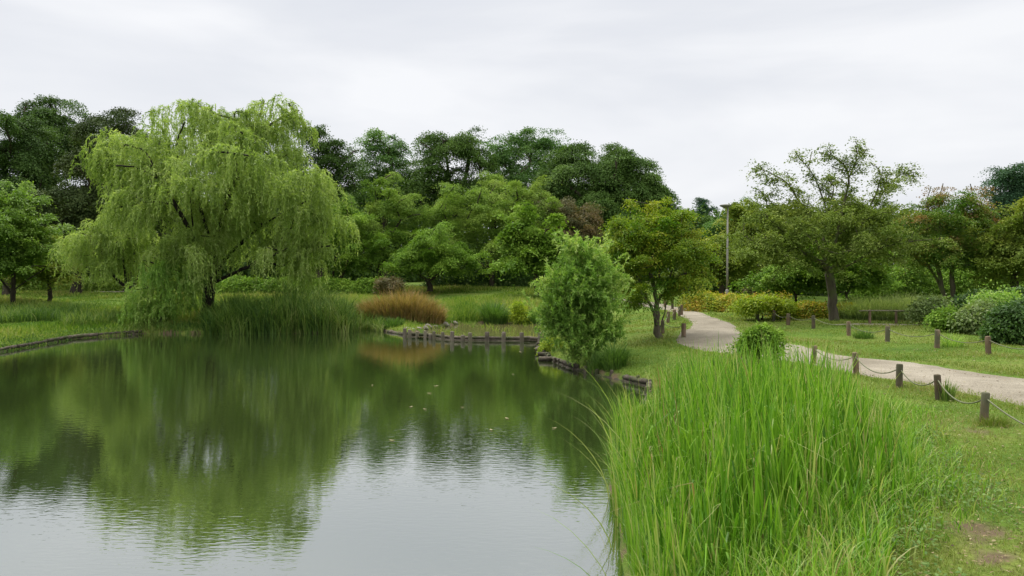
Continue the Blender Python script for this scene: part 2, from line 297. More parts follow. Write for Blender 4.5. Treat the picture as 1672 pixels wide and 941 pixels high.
# ------------------------------------------------------------------ trees
def lobes_px(ls, d):
    out = []
    for l in ls:
        px, py, rx, ry = l[:4]; dy = l[4] if len(l) > 4 else 0; k = l[5] if len(l) > 5 else .9; D = d + dy
        out.append((W(px, py, D), np.array([rx * D / F, rx * D / F * k, ry * D / F])))
    return out
def sample_lobes(lb, n, rng, inner=.45, low=-.75, clump=0, m=7, bump=1.0, frac=False, frond=0):
    if frac:                                # every lobe breaks up into smaller ones on its surface
        l2 = []
        for c0, r0 in lb:
            l2.append((c0, r0 * .84)); k = 6; u = nrm(rng.normal(size=(k, 3)) + np.array([0, 0, .25]))
            l2 += [(c0 + u[j] * r0 * rng.uniform(.72, .95), r0 * rng.uniform(.26, .44)) for j in range(k)]
        lb = l2
    if clump:                               # boughs: flattened, tilted umbrellas of smaller sprays
        c, nn = sample_lobes(lb, max(6, n // m), rng, inner, low, bump=bump); k = len(c); b = nrm(nn * .9 + np.array([0, 0, .9]) + rng.normal(0, .25, (k, 3)))
        u = nrm(np.cross(b, nrm(rng.normal(size=(k, 3))))); w = np.cross(b, u); i = np.repeat(np.arange(k), m); R_ = clump * rng.uniform(.6, 1.35, k)[i]
        th = rng.uniform(0, 6.283, k * m); q = np.sqrt(rng.random(k * m)); e = 1 + .5 * (rng.random(k)[i] - .3) * np.cos(th) ** 2
        off = (u[i] * np.cos(th)[:, None] + w[i] * np.sin(th)[:, None]); rr = (q * R_ * e)[:, None]
        if frond:                           # some boughs are pointed sprays reaching outward
            d0 = nrm(nn * np.array([1, 1, .75]) + np.array([0, 0, .3]) + rng.normal(0, .28, (k, 3))); sd = nrm(np.cross(d0, np.array([0, 0, 1.]) + rng.normal(0, .12, (k, 3)))); fb = np.cross(sd, d0)
            t = rng.uniform(-1, 1.2, k * m); lat = rng.normal(0, .4, k * m) * (1.25 - t) / 2; isf = (rng.random(k) < frond)[i][:, None]
            pf = c[i] + d0[i] * (R_ * t)[:, None] + sd[i] * (R_ * lat)[:, None] - np.array([0, 0, 1.]) * (R_ * .1 * (t + .3) ** 2)[:, None]
            pu = c[i] + off * rr - b[i] * (q ** 2 * R_ * .3)[:, None]
            return np.where(isf, pf, pu), np.where(isf, nrm(fb[i] + d0[i] * .15), nrm(b[i] + off * q[:, None] * .5)), i
        return c[i] + off * rr - b[i] * (q ** 2 * R_ * .42)[:, None] + rng.normal(0, .05 * clump, (k * m, 3)), nrm(b[i] + off * q[:, None] * .55), i
    ar = np.array([(r[0] * r[1] * r[2]) ** (2 / 3) for _, r in lb]); cnt = np.maximum(1, (n * ar / ar.sum()).astype(int)); P_, N_, K_ = [], [], []
    for (c, r), k in zip(lb, cnt):
        u = nrm(rng.normal(size=(k * 4, 3))); u = u[u[:, 2] > low][:k]
        ph = rng.uniform(0, 6.28, 3)
        bm = 1 + bump * (.12 * np.sin(u[:, 0] * 5 + ph[0]) + .11 * np.sin(u[:, 2] * 6 + ph[1]) + .10 * np.sin(u[:, 1] * 7 + ph[2]) + rng.normal(0, .05, len(u)))
        q = np.where(rng.random(len(u)) < inner, rng.uniform(.35, .8, len(u)), rng.uniform(.82, 1.04, len(u)))
        p = c + u * r * (q * bm)[:, None]
        keep = np.ones(len(p), bool)
        for c2, r2 in lb:
            if c2 is not c: keep &= ~((((p - c2) / r2) ** 2).sum(1) < .45) | (rng.random(len(p)) < .15)
        P_.append(p[keep]); N_.append(nrm(u / r)[keep])
    return np.vstack(P_), np.vstack(N_)
def pads(mb, c, nrmls, rng, per, spread, thick, L, Wd, up=.8, jit=.45, droop=.35, ksig=.22, grp=None, tw=.12):
    n = len(c); kv = rng.normal(0, ksig, n) if grp is None else rng.normal(0, ksig * .8, grp.max() + 1)[grp] + rng.normal(0, ksig * .4, n); nn = nrm(nrmls * .8 + np.array([0, 0, up]) + rng.normal(0, .25, (n, 3)))
    sc = rng.uniform(.65, 1.35, n); a = np.cross(nn, nrm(rng.normal(size=(n, 3)))); a = nrm(a); b = np.cross(nn, a)
    i = np.repeat(np.arange(n), per); m = len(i); g = rng.normal(0, 1, (m, 2)) * (spread * sc[i])[:, None]
    rr = np.hypot(g[:, 0], g[:, 1])
    pos = c[i] + a[i] * g[:, :1] + b[i] * g[:, 1:] + nn[i] * (np.where(rng.random(m) < tw, rng.uniform(0, spread * .75, m), rng.normal(0, thick, m)) - .25 * rr ** 2 / spread)[:, None]
    out = nrm(a[i] * g[:, :1] + b[i] * g[:, 1:]) + rng.normal(0, .55, (m, 3)) - np.array([0, 0, droop])
    s = rng.uniform(.7, 1.25, m)
    v = np.clip(.5 + kv[i] + rng.normal(0, .15, m), 0, 1)
    leaves(mb, pos, out, nn[i] + rng.normal(0, jit, (m, 3)), L * s, Wd * s, v, .12)

def skeleton(mb, limbs, tips, trunk_r, rng, rmin=.008, limb_r=.0, sides=6):
    pos, par = [], []
    def add(p, q): pos.append(np.asarray(p, float)); par.append(q); return len(pos) - 1
    for li, lim in enumerate(limbs):
        lim = catmull(lim, 4) if len(lim) > 2 else np.linspace(lim[0], lim[-1], 6)
        if li == 0: k = add(lim[0], -1)
        else: k = int(np.argmin([np.linalg.norm(p - lim[0]) for p in pos]))
        for p in lim[1:]: k = add(p + rng.normal(0, .015, 3), k)
    n0 = len(pos); o = np.argsort(np.linalg.norm(tips - pos[min(n0 - 1, 5)], axis=1))
    for t in tips[o]:
        A = np.array(pos); dv = t - A; d = np.linalg.norm(dv, axis=1); cost = d + np.where(dv[:, 2] < -.1, 1.2 * -dv[:, 2], 0); cost[:2] += 5
        k = int(np.argmin(cost)); q = A[k]; m = max(1, int(d[k] / .6))
        for f in np.linspace(0, 1, m + 1)[1:]:
            k = add(q + (t - q) * f + rng.normal(0, .05 * min(1, d[k] if k < len(d) else 1), 3) * (f < 1) + np.array([0, 0, .12 * math.sin(f * 3.14)]), k)
    n = len(pos); cnt = np.zeros(n); kids = [[] for _ in range(n)]
    for i in range(n - 1, -1, -1):
        if not kids[i]: cnt[i] = 1
        if par[i] >= 0: cnt[par[i]] += cnt[i]; kids[par[i]].append(i)
    r = np.maximum(rmin, trunk_r * (cnt / cnt[0]) ** .52); r[:n0] = np.maximum(r[:n0], limb_r); stack = [(0, None)]
    while stack:
        s, st = stack.pop(); ch = [st] if st is not None else []; ch.append(s)
        while kids[ch[-1]]:
            ks = sorted(kids[ch[-1]], key=lambda q: -cnt[q]); cur = ch[-1]
            for q in ks[1:]: stack.append((q, cur))
            ch.append(ks[0])
        R = r[ch].copy()
        if st is not None: R[0] = r[s]
        else:
            zz = np.array([pos[i][2] for i in ch]); R = R * (1 + .3 * np.exp(-(zz - zz[0]) / .22))
        if len(ch) > 1: tube(mb, np.array(pos)[ch], R, sides if st is None else 5, rng.random(), cap=False, jit=.05, rng=rng)
    return np.array(pos)

def tree(name, label, cat, base, lobes, d, mat, bark, seed, n=400, per=60, spread=.42, thick=.08, L=.16, Wd=.10, up=.8, trunk_r=.16, limbs=None, tips=90,
         inner=.35, low=-.75, droop=.35, jit=.45, extra=None, group=None, ksig=.22, fork=.55, clump=None, frond=.4, pad=.72, limb_r=.012, tip_mat=None, zmin=.5, dens=1.0, bump=1.0, tw=.10, exper=14, frac=True):
    rng = np.random.default_rng(seed); lb = lobes_px(lobes, d) if not isinstance(lobes[0][0], np.ndarray) else lobes
    g = base if len(base) == 3 else np.array([*base, H1(*base)]); g = np.array(g, float) - np.array([0, 0, .05])
    rt = root(name, g, label, cat, group)
    c, nn, gi = sample_lobes(lb, int(n * 1.15), rng, inner, low, clump or spread * 1.9, bump=bump, frac=frac, frond=frond)
    ok = c[:, 2] > g[2] + zmin; c, nn, gi = c[ok], nn[ok], gi[ok]
    mb = MB(); pads(mb, c, nn, rng, int(per * dens), spread * pad, thick, L, Wd, up, jit, droop, ksig, gi, tw)
    if tip_mat: m2 = MB(); pads(m2, extra, np.tile([0, 0, 1.], (len(extra), 1)), rng, exper, spread * .6, thick, L, Wd, up, jit, .1, ksig); m2.build('young_leaves', tip_mat, rt)
    elif extra is not None: pads(mb, extra, np.tile([0, 0, 1.], (len(extra), 1)), rng, exper, spread * .46, thick, L, Wd, up, jit, .1, ksig)
    mb.build('crown', mat, rt)
    if limbs is None:
        ce = sum(l[0] * l[1][2] for l in lb) / sum(l[1][2] for l in lb); zl = min(l[0][2] - l[1][2] for l in lb); hf = max(g[2] + .5, g[2] + (ce[2] - g[2]) * fork)
        f = np.array([g[0] + (ce[0] - g[0]) * .25, g[1] + (ce[1] - g[1]) * .25, hf])
        limbs = [[g, (g + f) / 2 + rng.normal(0, .05, 3), f, (f + ce) / 2 + rng.normal(0, .12, 3), ce]]
        for l in lb:
            if len(lb) > 1: limbs.append([f, (f * .55 + l[0] * .45) + np.array([0, 0, .2]), l[0]])
    tb = MB(); skeleton(tb, [[np.asarray(p) for p in l] for l in limbs], c[rng.permutation(len(c))[:tips]], trunk_r, rng, limb_r=limb_r)
    tb.build('trunk', bark, rt, smooth=True)
    return rt
def limb(d, *pts): return [W(p[0], p[1], d + (p[2] if len(p) > 2 else 0)) for p in pts]

# --- weeping willow
def willow(name, label, base, lobes, limbs, d, mat, seed, strands, Lr, trunk_r, per=42, tips=110, leaf=(.13, .026), stems=.006, rise=.3, fall=1.0, out=(.15, .6), jit=.5, pl=.5):
    rng = np.random.default_rng(seed); lb = lobes_px(lobes, d); g = np.array(base) - np.array([0, 0, .08]); rt = root(name, g, label, 'tree')
    c, nn, gi = sample_lobes(lb, strands, rng, .3, -.35, clump=pl, m=11, frac=True); mb = MB()
    m = len(c); ga = np.array([math.atan2(nn[gi == q, 1].mean(), nn[gi == q, 0].mean()) for q in range(gi.max() + 1)]) + rng.normal(0, .5, gi.max() + 1); gc = rng.normal(0, .15, gi.max() + 1); ln = rng.uniform(*Lr, m); az = ga[gi] + rng.normal(0, .45, m); od = np.stack([np.cos(az), np.sin(az)], 1)
    reach = rng.uniform(*out, m) * ln; rs = rise * rng.uniform(.6, 1.4, m); fl = fall * rng.uniform(.75, 1.2, m); cl = gc[gi] + rng.normal(0, .1, m) + .1 * np.sin(c[:, 0] * 1.7 + c[:, 2] * 1.3)
    i = np.repeat(np.arange(m), per); t = np.tile(np.linspace(.02, 1, per), m) + rng.normal(0, .012, m * per); t = np.clip(t, 0, 1)
    q = reach[i] * (1 - (1 - t) ** 2); zz = ln[i] * (rs[i] * t - fl[i] * t ** 1.8)
    pos = c[i] + np.stack([od[i, 0] * q, od[i, 1] * q, zz], 1)
    pos[:, 2] = np.maximum(pos[:, 2], .05 + np.where(sdf(pos[:, 0], pos[:, 1]) > 0, .1, 0))
    tn = np.stack([od[i, 0] * reach[i] * 2 * (1 - t), od[i, 1] * reach[i] * 2 * (1 - t), ln[i] * (rs[i] - 1.8 * fl[i] * t ** .8)], 1)
    dr = nrm(tn) + rng.normal(0, jit, (m * per, 3)) - np.array([0, 0, .12]); s = rng.uniform(.7, 1.3, m * per)
    leaves(mb, pos, dr, rng.normal(0, 1, (m * per, 3)) + np.array([0, 0, .6]), leaf[0] * s, leaf[1] * s, np.clip(.5 + cl[i] + rng.normal(0, .17, m * per), 0, 1), .1, .4)
    mb.build('crown', mat, rt)
    tb = MB(); skeleton(tb, limbs, c[rng.permutation(m)[:tips]], trunk_r, rng, stems); tb.build('trunk', M['barkdark'], rt, smooth=True)
    return rt
d = 32.5; wb = W(338, 527, d); wb[2] = H1(wb[0], wb[1])
wl = [(305, 248, 112, 62), (392, 208, 58, 38, 1), (442, 182, 44, 28, 1), (340, 196, 46, 26, 0), (335, 275, 60, 50, 0), (350, 370, 60, 40, 1), (325, 395, 46, 36, -1), (475, 205, 24, 20, 1), (410, 240, 60, 40, 1), (198, 248, 48, 34, -1), (165, 265, 24, 22, -1), (300, 200, 66, 32), (478, 322, 72, 48, -1, 1), (266, 345, 70, 66, -2), (400, 385, 90, 68, 1),
      (528, 365, 40, 50, 0), (440, 265, 60, 40, 1), (488, 402, 46, 34, 0), (310, 310, 130, 80, -2), (370, 290, 120, 90, 0), (455, 410, 62, 50, -1), (300, 420, 50, 40, -2)]
Lw = limb
wlimbs = [limb(d, (338, 532), (339, 500), (341, 468), (339, 450)), limb(d, (339, 455), (330, 425, -.3), (318, 395, -.8), (292, 345, -1.6), (262, 296, -2.2), (238, 250, -2.4), (205, 236, -2.4)),
          limb(d, (340, 452), (350, 425, .1), (340, 385, .0), (322, 325, -.6), (300, 272, -1.2), (287, 243, -1.4), (302, 200, -1.2)), limb(d, (341, 462), (368, 425, .5), (408, 385, .5), (455, 352, 0), (500, 330, -.2)),
          limb(d, (346, 425), (365, 345, .8), (392, 270, 1), (420, 222, 1), (455, 195, 1), (488, 180, 1)), limb(d, (405, 245, 1), (420, 200, 1.2), (432, 165, 1.2)), limb(d, (340, 466), (318, 455, -.6), (282, 440, -1), (235, 425, -1.2)),
          limb(d, (345, 464), (385, 445, -.5), (430, 425, -1), (470, 405, -1.2)), limb(d, (318, 395, -.8), (312, 340, -1), (308, 300, -1.2)), limb(d, (258, 290, -2.2), (225, 275, -2.6), (190, 270, -2.6))]
willow('willow_tree', 'large weeping willow with yellow-green drooping curtains and dark trunk on the far bank', wb, wl, wlimbs, d, M['willow'], 11, 9600, (.45, 1.6), .24, 36, 70, (.145, .032))
d = 33.5; b2 = W(207, 512, d); b2[2] = H1(b2[0], b2[1])
willow('willow_tree', 'small pale willow with thin stems at the left skirt of the large weeping willow', b2, [(162, 395, 44, 48), (195, 360, 34, 26), (215, 420, 45, 45), (140, 420, 22, 35)],
       [limb(d, (207, 512), (206, 470), (200, 425), (180, 385)), limb(d, (207, 500), (222, 460), (232, 420)), limb(d, (203, 470), (170, 430), (150, 400))], d, M['willow'], 12, 1500, (.45, 1.5), .09, 34, 60)
d = 30.6; b3 = W(262, 536, d); b3[2] = H1(b3[0], b3[1])
willow('willow_sapling', 'low drooping willow sapling with pale foliage hanging down to the waterline', b3, [(265, 445, 42, 28), (250, 480, 38, 34), (290, 475, 30, 34), (262, 505, 44, 22)],
       [limb(d, (262, 536), (262, 500), (264, 450)), limb(d, (262, 520), (245, 490), (238, 465)), limb(d, (263, 510), (285, 480), (292, 460))], d, M['bush'], 13, 1000, (.4, 1.1), .05, 34, 40)

# --- dark wood behind the lawn
far = dict(L=.135, Wd=.09, spread=.55, thick=.1, tips=60, dens=2.5, frond=.22)
def T(name, label, px, lobes, d, mat, seed, bark='bark', base_d=None, **k):
    g = W(px, 470, base_d or d); kw = dict(far); kw.update(k)
    return tree(name, label, 'tree', (g[0], g[1]), lobes, d, M[mat], M[bark], seed, **kw)
T('broadleaf_tree', 'dark green broadleaf tree cut off by the left edge behind the small lawn tree', 15, [(5, 230, 75, 60), (-10, 300, 80, 70), (30, 350, 70, 60), (50, 270, 40, 45)], 52, 'darkbroad', 21, n=620, per=70, trunk_r=.35)
T('broadleaf_tree', 'tall round-topped dark tree rising highest of the wood left of the weeping willow', 85, [(80, 190, 42, 38), (85, 250, 52, 50), (60, 220, 30, 30), (105, 225, 25, 40)], 60, 'darkbroad', 22, n=420, per=70, trunk_r=.35)
T('evergreen_tree', 'near-black evergreen with layered boughs directly left of the weeping willow', 125, [(140, 300, 60, 65), (110, 360, 70, 60), (160, 240, 40, 45), (180, 340, 50, 70)], 50, 'brown_dark', 23, n=560, per=70, up=1.0, trunk_r=.35, droop=.6)
T('evergreen_tree', 'brownish dark tree whose top shows just above the left shoulder of the weeping willow', 210, [(200, 215, 55, 32), (220, 280, 70, 70), (270, 300, 70, 70), (240, 380, 80, 60)], 58, 'brown_dark', 24, n=560, per=60, trunk_r=.35)
T('broadleaf_tree', 'dark green tree peeking out right of the weeping willow top', 520, [(520, 245, 42, 40), (555, 285, 38, 42), (500, 290, 60, 60), (540, 350, 60, 60), (430, 300, 70, 80)], 58, 'darkbroad', 25, n=620, per=70, trunk_r=.35)
T('broadleaf_tree', 'grey-green tree with twin tips in the dip right of the willow', 628, [(612, 248, 20, 24), (640, 265, 34, 34), (610, 300, 36, 50), (645, 320, 40, 50)], 62, 'grey', 26, n=330, per=60, trunk_r=.3)
bt = 60
T('broadleaf_tree', 'tall rounded tree with sky gaps in its crown rising above the middle of the wood', 745, [(740, 240, 44, 40), (700, 270, 36, 38), (772, 262, 32, 42), (690, 320, 40, 40), (775, 310, 30, 26), (730, 330, 40, 34)], bt, 'dome', 27, n=500, per=64, trunk_r=.4,
  limbs=[limb(bt, (748, 480), (746, 400), (745, 345)), limb(bt, (745, 350), (735, 300), (728, 250), (722, 225)), limb(bt, (746, 345), (758, 300), (765, 260), (772, 235)), limb(bt, (745, 360), (715, 320), (695, 280)), limb(bt, (746, 360), (775, 325), (790, 290))], tips=110, inner=.3)
T('broadleaf_tree', 'feathery grey-green tree with pointed twigs between the rounded tree and the huge dome', 850, [(828, 250, 26, 38), (868, 248, 34, 34), (845, 300, 46, 50), (900, 260, 34, 34), (820, 310, 30, 40)], 64, 'grey', 28, n=420, per=60, trunk_r=.3, jit=.8)
T('camphor_tree', 'huge dark dome-shaped tree with layered clumps right of the wood', 1000, [(965, 285, 78, 52), (1020, 318, 72, 62), (925, 310, 52, 60), (1068, 345, 36, 42), (985, 350, 100, 60), (905, 360, 45, 50), (1055, 370, 48, 40)], 56, 'dome', 29, n=1500, per=70, up=1.1, trunk_r=.5, spread=.5, inner=.2, droop=.5, bump=.45, tw=.06, frac=False, clump=1.0, frond=0.0)
# --- lighter trees in front of it
mt = dict(L=.10, Wd=.065, spread=.42, thick=.07, zmin=1.25, dens=2.3, frond=.8, pad=.55, clump=.95)
def T2(*a, **k): kw = dict(mt); kw.update(k); return T(*a, **kw)
T2('maple_tree', 'yellowish-green layered tree right of the willow in front of the grey-green twin-tipped tree', 622, [(628, 325, 40, 32), (600, 360, 48, 34), (655, 360, 40, 40), (620, 410, 60, 36)], 50, 'light', 31, n=420, per=64, up=1.2, trunk_r=.2)
T2('broadleaf_tree', 'mid-green tree with several dark stems behind the right hem of the weeping willow', 560, [(545, 400, 60, 45), (600, 400, 55, 45), (510, 420, 45, 36), (570, 360, 40, 28)], 48, 'mid', 32, n=480, per=64, up=1.1, trunk_r=.16,
   limbs=[limb(48, (540, 478), (543, 455), (548, 420)), limb(48, (541, 465), (528, 440), (515, 415)), limb(48, (552, 478), (556, 455), (575, 420)), limb(48, (590, 476), (592, 450), (605, 410))])
T2('maple_tree', 'broad low maple with tiered bright green branches left of the single-trunk small maples', 702, [(705, 398, 48, 22), (665, 425, 36, 20), (745, 420, 40, 22), (700, 440, 62, 16), (765, 442, 22, 14)], 46, 'mid', 33, zmin=1.5, n=420, per=66, up=1.6, trunk_r=.17, tips=70, droop=.5,
   limbs=[limb(46, (702, 476), (701, 462), (700, 450)), limb(46, (701, 462), (680, 445), (660, 430)), limb(46, (701, 458), (725, 442), (748, 424)), limb(46, (700, 450), (704, 425), (706, 395))])
T2('zelkova_tree', 'broad pale green tree spreading over the middle in front of the huge dome', 800, [(770, 345, 62, 42), (835, 330, 55, 40), (880, 355, 45, 45), (800, 395, 80, 44), (720, 340, 50, 38), (760, 390, 50, 40)], 51, 'light', 34, zmin=2.0, n=800, per=66, trunk_r=.2, spread=.48,
   limbs=[limb(51, (803, 478), (803, 455), (801, 440)), limb(51, (801, 440), (780, 400), (765, 350)), limb(51, (801, 440), (825, 395), (838, 335)), limb(51, (801, 445), (850, 400), (880, 360)), limb(51, (800, 442), (750, 400), (725, 350))])
T2('maple_tree', 'small green maple with one slim trunk left of the pale bank-side bush', 876, [(866, 385, 34, 26), (850, 415, 36, 24), (890, 415, 34, 28), (870, 440, 44, 16)], 42, 'mid', 35, zmin=1.8, n=360, per=64, up=1.3, trunk_r=.12, L=.15, Wd=.1,
   limbs=[limb(42, (876, 482), (875, 462), (874, 445)), limb(42, (874, 447), (860, 430), (848, 412)), limb(42, (874, 447), (888, 430), (895, 412)), limb(42, (874, 445), (870, 415), (868, 385))])
T2('maple_tree', 'small rusty-brown tree wedged between the pale green tree and the huge dome', 935, [(925, 345, 26, 26), (950, 355, 26, 26), (935, 395, 34, 32)], 50, 'rusty', 36, n=220, per=60, trunk_r=.12)
T2('cedar_tree', 'thin yellowish spire of a young tree above the pale green tree', 803, [(803, 300, 7, 18), (803, 330, 12, 20)], 54, 'light', 37, n=50, per=40, trunk_r=.08)
# --- small tree on the left lawn
d = 35; g = G(22, 507); d = g[1]
T2('broadleaf_tree', 'small light green tree with a forked slim trunk on the left lawn', 22, [(10, 365, 50, 48), (-10, 420, 50, 40), (35, 410, 40, 36), (5, 330, 30, 22)], d, 'bright', 41, n=520, per=60, L=.12, Wd=.075, spread=.32, trunk_r=.11, base_d=d,
   limbs=[limb(d, (21, 508), (21, 480), (22, 455), (20, 420), (10, 370)), limb(d, (21, 482), (5, 462), (-15, 440)), limb(d, (22, 474), (45, 458), (70, 440), (90, 420))], droop=.6)
T2('maple_tree', 'low olive-green spreading tree behind the forked lawn tree at the left', 80, [(80, 405, 38, 26), (60, 430, 52, 26), (100, 432, 28, 24)], 39, 'olive', 42, n=300, per=60, L=.13, Wd=.085, spread=.34, trunk_r=.1, up=1.2)

# --- right bank
d = G(950, 592)[1]
willow('willow_bush', 'bushy pale green young willow on the right bank beside the log edging', G(950, 588), [(956, 428, 20, 26), (937, 478, 35, 34), (976, 472, 29, 42), (920, 525, 23, 28), (952, 525, 38, 34), (982, 455, 10, 34), (918, 490, 12, 18), (932, 555, 26, 20), (970, 552, 24, 24), (950, 575, 29, 12), (993, 515, 16, 36), (909, 545, 12, 14)],
       [limb(d, (950, 588), (950, 540), (952, 480), (958, 420)), limb(d, (950, 570), (930, 530), (915, 490)), limb(d, (950, 565), (975, 520), (985, 460)), limb(d, (950, 580), (935, 560), (915, 530)), limb(d, (951, 560), (965, 500), (975, 440))],
       d, M['bush'], 51, 2000, (.4, 1.05), .04, 40, 70, (.1, .026), .004, 1.0, .7, (.2, .7), .6, .25)
g = G(1074, 552); d = g[1]
tree('maple_tree', 'yellow-green maple with a leaning multi-stem trunk beside the path junction', 'tree', g, [(1070, 385, 58, 32), (1025, 395, 34, 32), (1115, 400, 36, 38), (1050, 425, 50, 30), (1124, 428, 30, 30), (1028, 440, 30, 26), (1085, 362, 30, 14), (1022, 484, 24, 16, -.6), (1100, 460, 30, 24)], d, M['maple'], M['barkmoss'], 52,
     n=820, per=80, spread=.2, thick=.04, dens=1.5, L=.06, Wd=.037, up=1.3, trunk_r=.1, tips=150, droop=.5, zmin=.75, inner=.2, frond=.85, pad=.6, clump=.5,
     limbs=[limb(d, (1076, 556), (1072, 530), (1072, 500), (1068, 470), (1060, 430)), limb(d, (1073, 535), (1064, 505, -.2), (1050, 470, -.3), (1036, 435, -.3), (1026, 405, -.3)), limb(d, (1077, 540), (1088, 500, .3), (1098, 460, .3), (1108, 420, .2)), limb(d, (1073, 500), (1088, 470), (1100, 435), (1112, 400)), limb(d, (1070, 480), (1078, 440), (1080, 390)), limb(d, (1066, 455), (1050, 420), (1050, 380))])
g = G(1360, 524); d = g[1]
cl = [limb(d, (1362, 526), (1359, 490), (1356, 455), (1352, 432)), limb(d, (1354, 440), (1335, 398, .2), (1310, 335, .3), (1278, 293, .2), (1232, 272, 0)), limb(d, (1353, 435), (1345, 395, .6), (1349, 345, .8), (1330, 290, 1), (1297, 248, 1)),
      limb(d, (1353, 432), (1366, 385, -.3), (1378, 335, -.5), (1386, 292, -.6), (1372, 262, -.6), (1338, 248, -.6)), limb(d, (1356, 445), (1398, 385, .6), (1432, 328, 1), (1465, 290, 1.2), (1492, 276, 1.2)), limb(d, (1384, 300, -.6), (1396, 268, -.6), (1416, 244, -.6)),
      limb(d, (1354, 440), (1312, 416, -.5), (1262, 404, -1), (1214, 398, -1.3)), limb(d, (1358, 450), (1400, 425, -.6), (1450, 402, -1), (1502, 392, -1.2)), limb(d, (1400, 385, .6), (1420, 340, .3), (1436, 300, 0), (1440, 280, 0)),
      limb(d, (1312, 416, -.5), (1280, 380, -.8), (1250, 350, -1)), limb(d, (1349, 350, .8), (1362, 310, 1), (1352, 285, 1))]
ex = []; twigs = []
rg = np.random.default_rng(9)
for l in cl[1:]:
    q = catmull(l, 8); m = len(q)
    for p in q[int(m * .45):]: ex += [p + rg.normal(0, .1, 3) + np.array([0, 0, .05])]
    tg = nrm(np.gradient(q, axis=0))
    for k in range(int(m * .38), m - 2, 3):
        sdn = nrm(np.cross(tg[k], rg.normal(size=3))); dv = nrm(sdn * .9 + tg[k] * .7 + np.array([0, 0, .02])) * rg.uniform(.3, .65)
        twigs.append([q[k], q[k] + dv * .5 + rg.normal(0, .03, 3), q[k] + dv]); ex += [q[k] + dv * f + rg.normal(0, .06, 3) for f in (.35, .6, .8, 1.0)]
tree('cherry_tree', 'spreading cherry tree with bare-tipped upright twigs behind the far rope fence', 'tree', g, [(1285, 385, 56, 20, -.5), (1415, 385, 56, 20, .3), (1350, 350, 70, 22), (1236, 398, 38, 16, -1), (1460, 398, 36, 16, -.8), (1310, 412, 50, 10, -1.4), (1398, 414, 46, 10, -1.2), (1268, 345, 36, 16), (1420, 335, 34, 18)], d, M['cherry'], M['barkmoss'], 53,
     n=520, per=56, spread=.26, thick=.04, dens=1.5, L=.078, Wd=.048, up=1.8, trunk_r=.145, limbs=cl + twigs, tips=150, extra=np.array(ex), inner=.25, clump=.7, zmin=1.2, exper=40, limb_r=.016, tw=.08, frac=False, frond=.9, pad=.6)
g = G(1545, 506); d = g[1]
tree('maple_tree', 'three-stemmed maple with reddish upper tips in front of the dark right hedge', 'tree', g, [(1540, 350, 50, 36), (1500, 380, 40, 34), (1590, 375, 44, 36), (1550, 400, 62, 34), (1480, 420, 34, 22), (1610, 415, 30, 26), (1545, 425, 46, 16)], d, M['redtip'], M['barkmoss'], 54,
     n=900, per=60, spread=.25, thick=.05, dens=1.5, L=.075, Wd=.047, up=1.1, trunk_r=.15, tips=130, jit=.6, zmin=1.45, frac=True, exper=75, frond=.85, pad=.62, clump=.6, tip_mat=M['redleaf'], limb_r=.02,
     limbs=[limb(d, (1546, 512), (1544, 495), (1540, 475), (1528, 430), (1512, 390)), limb(d, (1545, 498), (1536, 470, .3), (1520, 440, .5), (1490, 410, .6)), limb(d, (1547, 505), (1556, 480, -.2), (1554, 440, -.3), (1575, 400, -.3), (1592, 360, -.3)),
            limb(d, (1535, 440), (1536, 390), (1533, 330), (1540, 300)), limb(d, (1580, 385, -.3), (1590, 340, 0), (1585, 300, 0)), limb(d, (1536, 390), (1515, 340), (1520, 305))],
     extra=np.array([W(1518 + i * 8 + j * 3, 338 - j * 10, d + (i % 3 - 1) * .5) for i in (-1, 1, 3, 7, 9, 11) for j in range(4)] + [W(px, py, d - .9 + .3 * (px % 3)) for px, py in ((1600, 338), (1612, 350), (1626, 362), (1590, 352), (1620, 378), (1580, 392), (1592, 398), (1570, 400), (1560, 388), (1604, 388), (1632, 390), (1606, 345), (1618, 358), (1585, 386))]))
T2('broadleaf_tree', 'olive tree with fine brownish foliage cut off by the right edge', 1655, [(1650, 395, 46, 36), (1690, 410, 50, 50), (1640, 430, 40, 26), (1700, 360, 40, 40)], 30, 'olive', 55, n=520, per=60, L=.1, Wd=.06, spread=.3, trunk_r=.14)
T('conifer_tree', 'bluish dark conifer pair of tops at the right edge behind the olive tree', 1650, [(1630, 310, 14, 28), (1652, 305, 16, 28), (1675, 315, 20, 36), (1650, 360, 40, 36), (1700, 340, 40, 50)], 58, 'cedar', 56, n=360, per=60, trunk_r=.3)
T2('broadleaf_tree', 'rounded dense olive-green tree behind the cherry tree', 1372, [(1380, 362, 52, 24), (1318, 385, 40, 24), (1432, 382, 44, 24), (1370, 410, 80, 34)], 44, 'olive', 57, n=720, per=64, L=.14, Wd=.09, trunk_r=.2)
T2('broadleaf_tree', 'layered olive-green tree left of the cherry tree behind the lamp post', 1225, [(1235, 370, 44, 36), (1210, 410, 44, 36), (1260, 400, 44, 40), (1290, 360, 36, 26), (1240, 440, 50, 22)], 41, 'olive', 58, n=620, per=64, L=.14, Wd=.09, trunk_r=.18, up=1.2)
T2('maple_tree', 'low tree with an arched dark trunk behind the golden hedge by the lamp post', 1177, [(1165, 410, 34, 26), (1200, 420, 34, 24), (1180, 440, 44, 14), (1140, 430, 26, 18)], 37, 'olive', 59, n=330, per=60, L=.12, Wd=.08, trunk_r=.15, up=1.3,
   limbs=[limb(37, (1177, 488), (1177, 470), (1178, 460)), limb(37, (1177, 464), (1163, 448), (1150, 430)), limb(37, (1178, 462), (1192, 445), (1202, 425)), limb(37, (1178, 460), (1176, 440), (1172, 415))])
